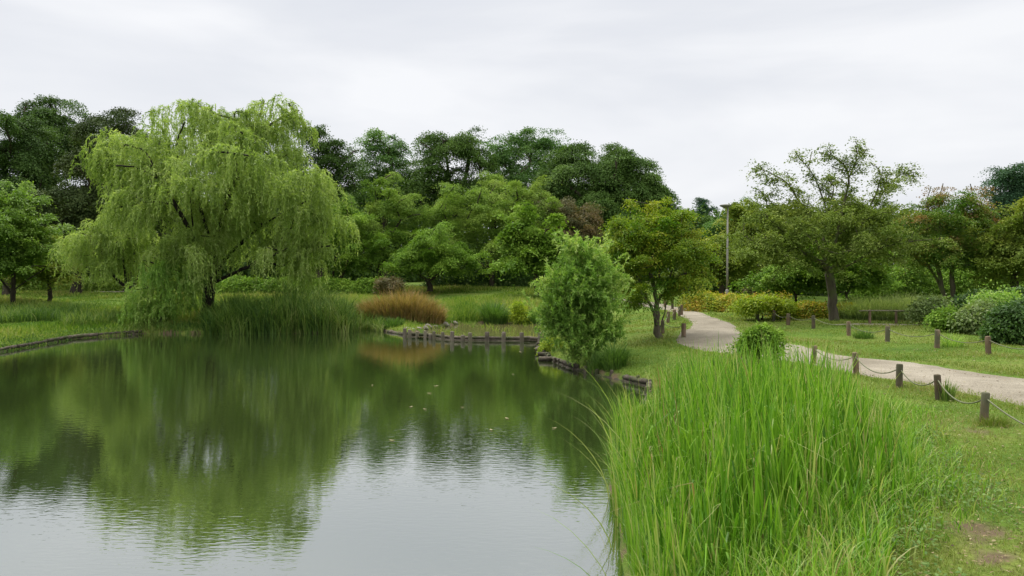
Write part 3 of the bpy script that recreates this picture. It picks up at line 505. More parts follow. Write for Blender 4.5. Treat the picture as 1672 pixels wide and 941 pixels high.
T('cedar_tree', 'small pointed bluish cedar far off in the gap right of the huge dome', 1150, [(1150, 333, 8, 12), (1150, 350, 15, 16), (1150, 372, 18, 18)], 92, 'cedar', 60, n=170, per=60, trunk_r=.3, spread=.4, clump=.6, frac=False, frond=.5)
T('broadleaf_tree', 'distant bluish-green low tree below the pointed cedar in the gap', 1125, [(1110, 362, 26, 12), (1130, 385, 40, 28)], 84, 'cedar', 61, n=160, per=70, trunk_r=.3)
T('broadleaf_tree', 'distant green tree between the pointed cedar and the lamp post top', 1180, [(1172, 375, 24, 22), (1205, 352, 24, 14), (1225, 370, 30, 26), (1190, 400, 40, 36)], 72, 'grey', 62, n=330, per=70, trunk_r=.3)
T2('broadleaf_tree', 'small light green tree under the left boughs of the cherry tree', 1300, [(1300, 440, 40, 22), (1275, 462, 34, 18), (1325, 462, 36, 20)], 29, 'mid', 63, n=300, per=60, L=.11, Wd=.07, spread=.28, trunk_r=.06, up=1.2)
T2('broadleaf_tree', 'slim young tree with a thin forked trunk just right of the cherry trunk', 1385, [(1385, 440, 30, 20), (1410, 452, 28, 16), (1375, 462, 22, 12)], 28, 'mid', 64, n=200, per=60, L=.1, Wd=.065, spread=.25, trunk_r=.05, up=1.2,
   limbs=[limb(28, (1383, 508), (1383, 488), (1382, 478)), limb(28, (1382, 480), (1375, 462), (1376, 445)), limb(28, (1382, 480), (1395, 462), (1405, 448))])
# --- far wood that closes the view below the crowns
def mass(name, label, cat, boxes, mat, seed, n, per, L, Wd, spread, kind=None, group=None):
    rng = np.random.default_rng(seed); pp, nn = [], []
    tot = sum(np.hypot(b[2] - b[0], b[3] - b[1]) * b[4] for b in boxes)
    for (x0, y0, x1, y1, h, w) in boxes:            # a hedge-like body from (x0,y0) to (x1,y1)
        ln = np.hypot(x1 - x0, y1 - y0); k = int(n * ln * h / tot) + 2; t = rng.random(k); th = rng.uniform(-.25, np.pi + .25, k)
        ax = np.array([x1 - x0, y1 - y0]) / ln; pe = np.array([-ax[1], ax[0]])
        bx, by = x0 + (x1 - x0) * t, y0 + (y1 - y0) * t; hh = h * (1 + .10 * np.sin(bx * 2.1 + seed) + .08 * np.sin(bx * 5.3))
        e = .75; cc, ss = np.sign(np.cos(th)) * np.abs(np.cos(th)) ** e, np.maximum(np.sin(th), 0) ** e
        zz = np.where(ss > 0, ss, rng.random(k) * .5)
        pp.append(np.stack([bx + pe[0] * cc * w, by + pe[1] * cc * w, hgt(bx, by) + zz * hh - .03], 1)); nn.append(np.stack([pe[0] * cc, pe[1] * cc, ss + .05], 1))
    pp, nn = np.vstack(pp), nrm(np.vstack(nn)); mb = MB(); pads(mb, pp, nn, rng, per, spread, spread * .2, L, Wd, .45, .5, .2, .25)
    b = boxes[0]; o = np.array([(b[0] + b[2]) / 2, (b[1] + b[3]) / 2, H1((b[0] + b[2]) / 2, (b[1] + b[3]) / 2)])
    ob = mb.build(name, mat, origin=o)
    return tag(ob, label, cat, group, kind)
mass('woods', 'dark green far wood closing the view behind all the trees', 'woods', [(-85, 74, 12, 80, 9.0, 3), (12, 80, 75, 84, 7.0, 3), (-85, 66, -20, 70, 7, 3), (70, 80, 130, 60, 8, 3)], M['darkbroad'], 71, 5600, 60, .5, .34, .9, 'stuff')
def hedge(name, label, p0, p1, h, w, mat, seed, n, per=50, L=.10, Wd=.065, spread=.2, cat='hedge'):
    return mass(name, label, cat, [(p0[0], p0[1], p1[0], p1[1], h, w)], M[mat], seed, n, per, L, Wd, spread)
hedge('hedge', 'long dark clipped hedge behind the slim maple trunks in the middle', W(700, 470, 53), W(985, 470, 50), 1.5, .7, 'hedge', 81, 700, L=.13, Wd=.09, spread=.26)
hedge('hedge', 'mid-green low hedge right of the weeping willow behind the tall reeds', W(360, 470, 47), W(650, 470, 45), .95, .7, 'mid', 82, 620, L=.12, Wd=.08, spread=.24)
hedge('hedge', 'pale green strip of hedge beyond the far path on the left', W(-60, 460, 60), W(330, 460, 60), 1.1, .7, 'light', 83, 500, L=.16, Wd=.1, spread=.3)
hedge('hedge', 'dark green shrubbery bank closing the view beyond the pale grass mound', W(1395, 460, 36), W(1760, 460, 35), 1.75, 1.0, 'mid', 87, 800, L=.12, Wd=.08, spread=.24, cat='shrubbery')
hedge('hedge', 'almost black leafy mass filling the dark gap under the trees behind the golden hedge', W(1095, 465, 44), W(1330, 465, 44), 1.7, .8, 'darkbroad', 88, 600, L=.14, Wd=.09, spread=.28)  # added foliage standing in for the black gap beneath the crowns
hedge('hedge', 'golden-yellow hedge beside the lamp post with orange tints', W(1125, 480, 34), W(1275, 480, 30.5), .78, .6, 'gold', 84, 500, L=.085, Wd=.05, spread=.16)
hedge('hedge', 'low reddish-gold hedge behind the cherry trunk', W(1262, 490, 27.5), W(1405, 490, 26.5), .5, .5, 'gold', 85, 360, L=.075, Wd=.045, spread=.14)
hedge('hedge', 'deep green tall hedge at the right edge behind the round shrub', W(1560, 480, 25), W(1730, 480, 24), .95, .6, 'hedge', 86, 420, L=.085, Wd=.055, spread=.17)
def shrub(name, label, lobes, d, mat, seed, n=160, per=50, L=.08, Wd=.05, spread=.16, cat='shrub', up=.6, base=None, **k):
    c = W(lobes[0][0], lobes[0][1], d); b = base if base is not None else (c[0], c[1])
    rng = np.random.default_rng(seed); lb = lobes_px(lobes, d); g = np.array([b[0], b[1], H1(b[0], b[1]) - .03]); rt = root(name, g, label, cat)
    cc, nn = sample_lobes(lb, n, rng, .35, -.8); cc[:, 2] = np.maximum(cc[:, 2], hgt(cc[:, 0], cc[:, 1]) + .06); mb = MB(); pads(mb, cc, nn, rng, per, spread, spread * .22, L, Wd, up, .55, .3, .22); mb.build('foliage', M[mat], rt)
    tb = MB(); lo = [[g, g + np.array([0, 0, .12]), (g + lb[0][0]) / 2 + np.array([0, 0, .05])]]; skeleton(tb, lo, cc[rng.permutation(len(cc))[:25]], .03, rng, .005); tb.build('stem', M['bark'], rt)
    return rt
shrub('shrub', 'lime-green bushy shrub in front of the golden hedge', [(1245, 496, 32, 12), (1220, 500, 22, 10), (1278, 500, 22, 10)], 26.8, 'lime', 91, 200)
shrub('shrub', 'round dark glossy shrub at the right edge beyond the far rope fence', [(1654, 528, 34, 30), (1692, 522, 36, 36), (1632, 540, 18, 18)], 17.6, 'hedge', 92, 420, 60, L=.085, Wd=.045, spread=.15)
shrub('shrub', 'pale variegated shrub left of the round dark shrub', [(1590, 520, 26, 18), (1610, 510, 20, 16)], 20, 'pale', 93, 150)
shrub('shrub', 'mid-green shrub at the foot of the three-stemmed maple', [(1548, 520, 26, 14), (1568, 522, 20, 12)], 20.6, 'mid', 94, 150)
shrub('shrub', 'leafy light shrub behind the pale variegated shrub near the deep green hedge', [(1612, 494, 24, 11), (1642, 492, 22, 11)], 21.5, 'bush', 95, 170)
shrub('shrub', 'dark leafy shrub standing alone in front of the path junction', [(1238, 556, 17, 15), (1257, 560, 14, 15), (1222, 566, 12, 10), (1246, 541, 8, 9), (1266, 549, 6, 8), (1229, 546, 6, 7)], 15.2, 'mid', 96, 150, L=.085, Wd=.032, spread=.12, up=.9)
shrub('shrub', 'silvery-leaved bush beside the pale tall grass mound', [(1525, 500, 24, 18), (1508, 505, 18, 12)], 23.5, 'pale', 97, 140)
shrub('shrub', 'small yellow-leaved plant at the back edge of the marsh', [(849, 514, 10, 9), (845, 501, 7, 7)], 34.6, 'lime', 98, 70, L=.09, Wd=.04)
shrub('shrub', 'lime-yellow low shrub hanging over the log corner beside the young willow', [(903, 562, 16, 14), (893, 572, 10, 9)], 22.2, 'lime', 99, 90, L=.06, Wd=.03, spread=.1)
shrub('shrub', 'brownish rounded shrub behind the far hedge near the pale gravel patch', [(638, 462, 22, 10)], 44, 'rusty', 100, 90, L=.1, Wd=.07, spread=.2)
shrub('shrub', 'dusty brown-pink shrub under the layered trees right of the lamp post', [(1238, 468, 18, 8)], 33, 'rusty', 101, 80, L=.1, Wd=.06, spread=.2)

# ------------------------------------------------------------------ grasses
rng = np.random.default_rng(1)
def clump(name, label, c, r, n, h, w, mat, seed, lean=.5, cat='grass clump', droop=.1, segs=4):
    g = np.random.default_rng(seed); th = g.uniform(0, 6.283, n); q = np.sqrt(g.random(n)); x = c[0] + r[0] * q * np.cos(th); y = c[1] + r[1] * q * np.sin(th)
    mb = MB(); b = np.stack([x, y, hgt(x, y) - .02], 1); b[:, 2] = np.maximum(b[:, 2], -.02)
    az = th + g.normal(0, .7, n); hh = h * g.uniform(.6, 1.1, n) * (1 - .35 * q ** 2)
    blades(mb, b, hh, w, az, lean * (.25 + .75 * q) * g.uniform(.4, 1.4, n), np.clip(.5 + g.normal(0, .25, n), 0, 1), segs, 2.0, droop, rng=g)
    return tag(mb.build(name, M[mat], origin=(c[0], c[1], H1(c[0], c[1]))), label, cat)
oc = W(652, 536, 32.6)
def dome_clump(name, label, c, r, n, h, w, mat, seed, cat='grass clump', lean=.6):
    g = np.random.default_rng(seed); th = g.uniform(0, 6.283, n); q = np.sqrt(g.random(n)); x = c[0] + r[0] * q * np.cos(th); y = c[1] + r[1] * q * np.sin(th); mb = MB()
    b = np.stack([x, y, np.maximum(hgt(x, y), 0) - .02], 1); hh = h * np.sqrt(1 - .72 * q ** 2.5) * g.uniform(.5, 1.1, n) * (1 + .06 * np.sin(x * 2.3))
    blades(mb, b, hh, w, th + g.normal(0, 1, n), g.uniform(.05, lean, n), np.clip(.38 + g.normal(0, .27, n), 0, 1), 4, 2, g.uniform(0, .2, n), rng=g, tip=.3)
    return tag(mb.build(name, M[mat], origin=(c[0], c[1], H1(c[0], c[1]))), label, cat)
dome_clump('grass_clump', 'wide dome of rust-orange tall grass on the far bank', oc + np.array([0, .5, 0]), (1.95, 1.0), 4800, 1.62, .03, 'orange', 111, lean=.8)
dome_clump('grass_clump', 'broad mound of pale green tall grass beyond the handrail on the right', W(1455, 500, 26.5), (2.1, 1.2), 8000, 1.05, .022, 'mound', 112, lean=1.3)
clump('grass_clump', 'fountain of green sedge at the back edge of the marsh', W(808, 525, 35), (.55, .5), 700, 1.35, .028, 'sedge', 113, .7)
clump('grass_clump', 'green sedge tuft right of the yellow-leaved plant at the marsh edge', W(872, 525, 35), (.6, .5), 500, .9, .028, 'sedge', 114, .6)
clump('grass_clump', 'fresh green sedge tuft at the right foot of the bushy young willow', G(1003, 600), (.28, .28), 420, .85, .016, 'sedge', 115, .75)
clump('grass_clump', 'second lower sedge tuft hanging over the log edging near the young willow', G(978, 600), (.3, .3), 260, .5, .014, 'sedge', 116, .8)
clump('grass_clump', 'dark tuft of grass growing beside the second nearest rope post', G(1545, 654), (.10, .10), 90, .42, .012, 'shade', 117, .35)
clump('grass_clump', 'low tuft in the lawn between two posts of the far rope fence', G(1410, 552), (.25, .22), 260, .35, .012, 'sedge', 118, .8)
clump('grass_clump', 'leaning tuft beside the rope in front of the pale variegated shrub', G(1555, 566), (.22, .2), 160, .45, .014, 'bush', 119, .9)
clump('grass_clump', 'bright green tuft at the foot of the rust-orange grass dome', W(640, 538, 30.9), (.5, .3), 300, .55, .024, 'sedge', 120, .6)
clump('grass_clump', 'yellowish dry tuft at the foot of the nearest rope post', G(1622, 694), (.22, .16), 260, .2, .008, 'lawn', 121, .9)

def scatter(n, px0, px1, d0, d1, p=1.0, seed=0):
    g = np.random.default_rng(seed); u = g.random(n); dd = d0 * (d1 / d0) ** (u ** p); px = g.uniform(px0, px1, n); return (px - CX) / F * dd, dd, g
# tall reeds at the foot of the willow and the far bank
x, y, g = scatter(16000, 330, 625, 29, 35, 1, 201); s = sdf(x, y); k = (s > -.25) & (s < 3.2) & (y < 34.5); x, y, s = x[k], y[k], s[k]; n = len(x)
pxx = CX + x / y * F; hh = np.interp(pxx, [330, 360, 420, 470, 520, 560, 600, 625], [.9, 1.2, 1.5, 1.7, 1.55, 1.25, .7, .5]) * g.uniform(.35, 1.15, n) * (1 + .22 * np.sin(x * 3.1 + 2 * np.sin(y * 2)))
mb = MB(); blades(mb, np.stack([x, y, np.maximum(hgt(x, y), 0) - .02], 1), hh, .03, g.uniform(0, 6.28, n), g.uniform(.1, .9, n), np.clip(.28 + .3 * sstep(430, 560, pxx + g.normal(0, 40, n)) + .2 * np.sin(x * 2.7 + y * 3) + g.normal(0, .26, n), 0, 1), 3, 2, g.uniform(0, .25, n), rng=g)
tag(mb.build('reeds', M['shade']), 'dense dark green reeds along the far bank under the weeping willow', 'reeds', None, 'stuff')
# meadow
x, y, g = scatter(150000, -140, 960, 21, 56, 1.0, 202); s = sdf(x, y); k = (s > .05) & (on_path(x, y) > .05) & ((x < 1.2) | (y > 33)); x, y, s = x[k], y[k], s[k]; n = len(x)
pat = np.sin(x * .7 + 2 * np.sin(y * .35)) + np.sin(y * .55 + x * .25)
hh = np.clip(.10 + .14 * sstep(.2, 1.5, s) + .15 * pat * sstep(2, 4, s), .07, .6) * g.uniform(.5, 1.3, n) * np.where(y > 42, .6, 1)
mb = MB(); blades(mb, np.stack([x, y, hgt(x, y) - .015], 1), hh, .0011 * y, g.uniform(0, 6.28, n), g.uniform(.1, .9, n), np.clip(.45 + .17 * pat + g.normal(0, .22, n), 0, 1), 2, 2, 0, rng=g)
tag(mb.build('meadow_grass', M['meadow']), 'green meadow grass covering the far banks of the pond', 'grass', None, 'stuff')
# taller sedge behind the marsh
x, y, g = scatter(16000, 690, 930, 33, 40, 1, 212); s = sdf(x, y); k = (s > .02) & (s < 2.6); x, y = x[k], y[k]; n = len(x)
mb = MB(); blades(mb, np.stack([x, y, hgt(x, y) - .02], 1), (.45 + .2 * np.sin(x * 2.1) + .1 * np.sin(x * 5)) * g.uniform(.5, 1.25, n), .028, g.uniform(0, 6.28, n), g.uniform(.1, .7, n), np.clip(.5 + .2 * np.sin(x * 1.3 + 1) + g.normal(0, .2, n), 0, 1), 3, 2, g.uniform(0, .15, n), rng=g)
n = 1500; x = g.uniform(-4, 1, n); y = g.uniform(28.2, 34.6, n); k = (np.sin(x * 2.3 + y * 1.1) + np.sin(y * 2.9 - x) > .7) & (sdf(x, y) < .1); x, y = x[k], y[k]; n = len(x)
blades(mb, np.stack([x, y, 0 * x], 1), g.uniform(.08, .3, n), .022, g.uniform(0, 6.28, n), g.uniform(.1, .8, n), np.clip(.55 + g.normal(0, .2, n), 0, 1), 3, 2, 0, rng=g)
tag(mb.build('sedge', M['meadow']), 'knee-high yellow-green sedge along the back edge of the marsh', 'sedge', None, 'stuff')
# grass hanging over the far waterline
x, y, g = scatter(60000, -60, 600, 21, 31, 1, 213); s = sdf(x, y); k = (s > -.12) & (s < .9) & (x < -4); x, y, s = x[k], y[k], s[k]; n = len(x); pxx = CX + x / y * F
mb = MB(); blades(mb, np.stack([x, y, np.maximum(hgt(x, y), 0) - .01], 1), (.12 + .28 * sstep(150, 260, pxx)) * g.uniform(.4, 1.2, n), .022, g.uniform(0, 6.28, n), g.uniform(.2, .9, n), np.clip(.42 + .2 * np.sin(x * 2) + g.normal(0, .22, n), 0, 1), 3, 2, g.uniform(0, .4, n), rng=g)
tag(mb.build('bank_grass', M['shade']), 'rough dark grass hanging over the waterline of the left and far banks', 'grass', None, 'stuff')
# tall weeds in a band under the left trees
x, y, g = scatter(26000, -60, 350, 26, 36, 1, 203); s = sdf(x, y); k = (s > 1.6) & (s < 9) & (np.sin(x * 1.1) + np.sin(y * .9 + x * .4) > -.5); x, y = x[k], y[k]; n = len(x)
mb = MB(); blades(mb, np.stack([x, y, hgt(x, y) - .02], 1), g.uniform(.25, .75, n), .026, g.uniform(0, 6.28, n), g.uniform(.1, .8, n), np.clip(.35 + .2 * np.sin(x * 1.7) + g.normal(0, .25, n), 0, 1), 3, 2, g.uniform(0, .2, n), rng=g)
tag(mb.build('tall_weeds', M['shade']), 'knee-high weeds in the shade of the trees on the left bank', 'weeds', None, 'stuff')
# lawn on the right
x, y, g = scatter(330000, 860, 1850, 3.6, 34, 1.0, 204); s = sdf(x, y); pd = on_path(x, y); k = (s > .1) & (pd > -.16 + .1 * np.sin(x * 5 + y * 3)) & (x > .4); x, y, s, pd = x[k], y[k], s[k], pd[k]; n = len(x)
bare = np.zeros(n)
for (bx, by, br, bw) in ((3.62, 5.75, .42, 1), (3.5, 5.2, .35, 1), (4.0, 6.3, .4, .7), (5.6, 8.6, .6, .5)): bare = np.maximum(bare, bw * np.exp(-((x - bx) ** 2 + (y - by) ** 2) / br ** 2))
thin = np.clip(.5 + .5 * (np.sin(x * 2.7 + 1.7 * np.sin(y * 2.1)) * np.sin(y * 3.1 + 1.3 * np.sin(x * 2.3))), 0, 1); k = (g.random(n) > bare * .95) & (g.random(n) > .55 * thin ** 2 * sstep(14, 6, y)) & ((pd > .04) | (g.random(n) < .3)); x, y, s, pd = x[k], y[k], s[k], pd[k]; n = len(x)
pat = np.sin(x * 1.9 + 1.5 * np.sin(y * 1.3)) + np.sin(y * 2.3 + x)
edge = np.exp(-np.abs(pd - .28) / .2) * sstep(8, 11, y) + .7 * sstep(1.4, .3, s)
hh = (.042 + .012 * pat + .09 * edge * g.random(n)) * g.uniform(.5, 1.4, n) * np.where(y > 24, 1.3, 1)
mb = MB(); blades(mb, np.stack([x, y, hgt(x, y) - .008], 1), hh, np.maximum(.005, .00085 * y), g.uniform(0, 6.28, n), g.uniform(.2, 1.3, n), np.clip(.47 + .13 * pat + .2 * sstep(2.8, 4.2, x) * sstep(11, 7, y) + g.normal(0, .2, n), 0, 1), 2, 1.6, 0, rng=g)
tag(mb.build('lawn_grass', M['lawn']), 'short trodden lawn grass on the right bank around the path', 'grass', None, 'stuff')
# long foreground reeds
rp = np.array([(1.05, 5.9), (1.27, 8.6), (1.6, 10.6), (2.4, 12.2), (3.6, 12.4), (5.0, 11.2), (4.9, 9.6), (4.3, 8.0), (3.7, 6.6), (2.7, 5.7), (1.7, 5.1), (1.2, 4.9)])
g = np.random.default_rng(205); n = 46000; x = g.uniform(.5, 5.2, n); y = g.uniform(4.7, 12.6, n); q = -sdf(x, y, rp); dens = sstep(-.1, .25, q); k = g.random(n) < dens * np.clip(6.5 / y, .35, 1) * .38; x, y, q = x[k], y[k], q[k]; n = len(x)
hh = 1.28 * np.clip(.42 + .62 * sstep(0, .9, q), 0, 1) * sstep(13.6, 10.2, y) ** .4 * g.uniform(.45, 1.12, n)
hh = np.where(x > 3.6, hh * (1 - .22 * np.clip(x - 3.6, 0, 1.4)), hh)
mb = MB(); az = np.where(g.random(n) < .3, np.pi + g.normal(0, .9, n), g.uniform(0, 6.28, n)); sd_ = sdf(x, y)
blades(mb, np.stack([x, y, np.maximum(hgt(x, y), -.1) - .03], 1), hh, g.uniform(.012, .03, n), az, g.uniform(.02, .28, n) + .25 * sstep(.5, 0, sd_) * g.random(n), np.where(g.random(n) < .022, g.uniform(.65, 1, n), np.clip(.25 + g.normal(0, .2, n), 0, .62)), 5, 2.2, np.where(g.random(n) < .2, g.uniform(.1, .55, n), g.uniform(0, .07, n)), rng=g, tip=.13, kink=np.where(g.random(n) < .13, g.uniform(.4, 1.2, n), 0))
m = 400; x = g.uniform(1.1, 4.7, m); y = g.uniform(5.3, 11.4, m); k = sdf(x, y, rp) < -.15; x, y = x[k], y[k]; m = len(x)      # pale dry stalks
blades(mb, np.stack([x, y, hgt(x, y)], 1), g.uniform(.9, 1.32, m), .006, g.uniform(0, 6.28, m), g.uniform(.05, .5, m), g.uniform(.66, 1, m), 5, 2.2, g.uniform(0, .3, m), rng=g, kink=np.where(g.random(m) < .3, g.uniform(.4, 1.3, m), 0))
m = 900; t = g.random(m); x = np.interp(t, [0, .2, .5, 1], [1.0, 1.05, 1.25, 1.75]) + g.uniform(-.08, .25, m); y = np.interp(t, [0, .2, .5, 1], [5.0, 6.2, 8.7, 11.4])   # clothing the waterline
blades(mb, np.stack([x, y, np.maximum(hgt(x, y), -.1) - .03], 1), g.uniform(.3, .95, m), g.uniform(.009, .02, m), np.pi + g.normal(0, 1.2, m), g.uniform(.05, .28, m), np.clip(.42 + g.normal(0, .22, m), 0, .85), 5, 2.0, g.uniform(0, .25, m), rng=g)
m = 38; t = g.random(m); x = np.interp(t, [0, .4, 1], [.85, 1.2, 1.75]) + g.uniform(-.15, .3, m); y = np.interp(t, [0, .4, 1], [5.3, 8.6, 11]) + g.normal(0, .2, m)   # arching out over the water
blades(mb, np.stack([x, y, np.maximum(hgt(x, y), -.1)], 1), g.uniform(.9, 1.45, m), .011, np.pi + g.normal(.15, .45, m), g.uniform(.4, .85, m), g.uniform(.3, .8, m), 7, 1.7, g.uniform(0, .15, m), rng=g)
tag(mb.build('reeds', M['reed']), 'tall bright green reeds filling the near bank between the pond and the lawn', 'reeds', None, 'stuff')
# shorter rough grass around them and along the near waterline
g = np.random.default_rng(206); n = 60000; x = g.uniform(.3, 6, n); y = g.uniform(3.4, 13.5, n); q = sdf(x, y, rp); k = (q > -.5) & (q < .75 + .25 * np.sin(y * 2.1)) & (sdf(x, y) > .0) & (on_path(x, y) > .7); x, y, q = x[k], y[k], q[k]; k = g.random(len(x)) < np.exp(-np.maximum(q, 0) * 2.2) * np.clip(6 / y, .3, 1); x, y, q = x[k], y[k], q[k]; n = len(x)
mb = MB(); blades(mb, np.stack([x, y, hgt(x, y) - .02], 1), (.46 * np.exp(-np.maximum(q, 0) * 2.0) + .05) * g.uniform(.4, 1.15, n), g.uniform(.005, .010, n), g.uniform(0, 6.28, n), g.uniform(.1, .8, n), np.clip(.45 + g.normal(0, .2, n), 0, .9), 4, 2, g.uniform(0, .3, n), rng=g)
n = 5200; x = g.uniform(1.15, 4.3, n); y = g.uniform(3.9, 6.4, n); k = (sdf(x, y) > .05) & (y < 4.75 + .42 * (x - 1.1)) & (x < 2.05 + .5 * (y - 3.9)); x, y = x[k], y[k]; n = len(x)
blades(mb, np.stack([x, y, hgt(x, y) - .02], 1), g.uniform(.22, .62, n), g.uniform(.006, .014, n), g.uniform(0, 6.28, n), g.uniform(.1, .75, n), np.clip(.48 + g.normal(0, .2, n), 0, .9), 5, 2, g.uniform(0, .3, n), rng=g)
x = g.uniform(-6, 1.1, 1500); y = g.uniform(1.5, 5.2, 1500); s = sdf(x, y); k = (s > 0) & (s < .8); x, y = x[k], y[k]; n = len(x)
blades(mb, np.stack([x, y, hgt(x, y) - .02], 1), g.uniform(.3, .75, n), .008, g.uniform(0, 6.28, n), g.uniform(.1, .6, n), np.clip(.45 + g.normal(0, .2, n), 0, .9), 4, 2, 0, rng=g)
tag(mb.build('rough_grass', M['reed']), 'shorter rough grass fringing the foot of the tall near reeds', 'grass', None, 'stuff')
# litter on the lawn and the gravel
x, y, g = scatter(5200, 1080, 1750, 4.2, 26, 1.0, 208); pd = on_path(x, y); k = (sdf(x, y) > .3) & (sdf(x, y, rp) > .2) & ((pd > 0) | (g.random(len(x)) < .6)); x, y, pd = x[k], y[k], pd[k]; n = len(x); mb = MB(); az = g.uniform(0, 6.28, n)
leaves(mb, np.stack([x, y, hgt(x, y) + np.where(pd < 0, .02, g.uniform(.01, .045, n))], 1), np.stack([np.cos(az), np.sin(az), g.normal(0, .15, n)], 1), np.stack([g.normal(0, .3, n), g.normal(0, .3, n), np.ones(n)], 1), g.uniform(.018, .05, n), g.uniform(.008, .024, n), g.uniform(0, 1, n), .2)
tag(mb.build('fallen_leaves', M['litter']), 'small dry fallen leaves and twigs scattered over the lawn and gravel path', 'litter', None, 'stuff')
# leafy ground cover bottom right
g = np.random.default_rng(207); n = 15000; x = g.uniform(1.9, 4.9, n); y = g.uniform(3.6, 8.6, n); q = sdf(x, y, rp); k = (q > -.15) & (q < .62 + .22 * np.sin(x * 5) + .15 * np.sin(y * 7)) & (g.random(n) < np.exp(-np.maximum(q, 0) * 1.4)); x, y = x[k], y[k]; n = len(x)
mb = MB(); hz = g.uniform(.02, .15, n); pos = np.stack([x, y, hgt(x, y) + hz], 1); az = g.uniform(0, 6.28, n)
leaves(mb, pos, np.stack([np.cos(az), np.sin(az), g.normal(.1, .35, n)], 1), np.stack([g.normal(0, .4, n), g.normal(0, .4, n), np.ones(n)], 1), g.uniform(.025, .055, n), g.uniform(.014, .03, n), np.clip(.5 + g.normal(0, .25, n), 0, 1), .15)
tag(mb.build('ground_cover_leaves', M['clover']), 'low leafy ground cover between the near reeds and the lawn', 'ground cover', None, 'stuff')
# weeds and thin stalks in front of the junction
def weed(label, px, py, d, h, seed, mat='sedge'):
    g = np.random.default_rng(seed); c = W(px, py, d); b = np.array([c[0], c[1], H1(c[0], c[1]) - .02]); rt = root('weed', b, label, 'weed'); tb, lb = MB(), MB()
    for i in range(9):
        a = g.uniform(0, 6.28); top = b + np.array([math.cos(a) * .22 * h, math.sin(a) * .22 * h, h * g.uniform(.6, 1)]); pts = np.array([b + (top - b) * t + np.array([0, 0, .05 * math.sin(t * 3)]) for t in np.linspace(0, 1, 6)])
        tube(tb, pts, np.linspace(.006, .003, 6), 4); k = 34; t = g.uniform(.2, 1, k); p = b + (top - b) * t[:, None]; az = g.uniform(0, 6.28, k)
        leaves(lb, p, np.stack([np.cos(az), np.sin(az), g.uniform(.1, .9, k)], 1), g.normal(0, .5, (k, 3)) + np.array([0, 0, 1]), .07 * g.uniform(.6, 1.3, k), .018, np.clip(g.normal(.5, .2, k), 0, 1))
    tb.build('stem', M['barkmoss'], rt); lb.build('foliage', M[mat], rt)
weed('branching pale weed left of the lone dark shrub by the junction', 1196, 560, 15.0, .55, 301, 'pale')
weed('thin green weed standing in the gap before the path junction', 1170, 565, 15.2, .45, 302)
weed('weed with small whitish leaves under the lone dark shrub', 1218, 575, 14.4, .5, 303, 'pale')

# ------------------------------------------------------------------ timber
def dome_post(mb, b, h, r, n=10, tilt=(0, 0), rng=None, a=.5):
    b = np.asarray(b, float); ax = np.array([tilt[0], tilt[1], 1.0]); z = np.array([-.12, 0, h * .5, h - r * .35, h - r * .12, h]); rr = r * np.array([1.03, 1.02, 1, .98, .9, .62])
    tube(mb, b + ax * z[:, None], rr, n, a, True, .03, rng)
def rope_pts(a, b, sag, n=14):
    t = np.linspace(0, 1, n)[:, None]; p = a + (b - a) * t; p[:, 2] -= (4 * sag * t * (1 - t))[:, 0]; return p
def rope_fence(label, feet, h, r, seed, sag=.13, ropes=None, extend=None):
    g = np.random.default_rng(seed); feet = [np.asarray(f) for f in feet]; rt = root('rope_fence', feet[0], label, 'fence', None); tops = []
    for f in feet:
        ti = g.normal(0, .045, 2); hh = h * g.uniform(.88, 1.05); mb = MB(); dome_post(mb, f, hh, r * g.uniform(.92, 1.08), 10, ti, g, g.random()); mb.build('post', M['post'], rt, smooth=False); tops.append(f + np.array([ti[0] * hh * .85, ti[1] * hh * .85, hh * .82]))
    for i in range(len(tops) - 1):
        if ropes is not None and i not in ropes: continue
        p = rope_pts(tops[i], tops[i + 1], sag * g.uniform(.8, 1.2)); side = np.cross(tops[i + 1] - tops[i], [0, 0, 1]); side = side / np.linalg.norm(side)
        mb = MB(); tube(mb, p, .0092, 6); mb.build('rope', M['rope'], rt, smooth=True)
    return rt
nf = [G(1692, 752), G(1606, 692), G(1533, 653), G(1468, 633), G(1398, 612), G(1329, 594)]
nf[0] = nf[1] + (nf[1] - nf[2]) * 1.25 + np.array([.45, 0, 0]); nf[0][2] = H1(nf[0][0], nf[0][1])
rope_fence('rope fence of brown posts along the pond side of the near path', nf, .40, .05, 401, .16)
ff = [np.array([p[0], p[1], H1(p[0], p[1])]) for p in (G(1710, 590), G(1614, 579), G(1530, 568.5), G(1449, 558.5), G(1386, 548), G(1328, 537), G(1287, 531), G(1263, 525), G(1237, 524))]
rope_fence('rope fence of greyish posts along the lawn side in front of the cherry tree', ff, .42, .055, 402, .13)
lf = [G(1116, 551), G(1082, 545), G(1091, 528), G(1101, 523), G(1109, 517), G(1113, 514.5), G(1098, 505), G(1086, 502)]
rope_fence('cluster of short dark posts with rope on the inner bend left of the junction', lf, .44, .06, 403, .1, ropes=[0, 1, 2, 3])
rf = [G(1183, 503), G(1175, 502.5), G(1161, 500), G(1144, 499), G(1135, 496), G(1124, 492), G(1114, 490)]
rope_fence('short rope fence behind the lamp post curving along the far bend', rf, .42, .055, 404, .08)
# handrail
a, b = G(1420, 529), G(1463, 529); rt = root('handrail', a, 'low wooden handrail with two posts beside the pale grass mound', 'handrail')
for p in (a, b): mb = MB(); dome_post(mb, p, .46, .045, 8, rng=rng); mb.build('post', M['post'], rt)
mb = MB(); tube(mb, np.array([a + [-.35, 0, .42], a + [.2, -.05, .43], b + [.1, -.05, .43], b + [.6, 0, .42]]), .02, 8); mb.build('rail', M['greylog'], rt)
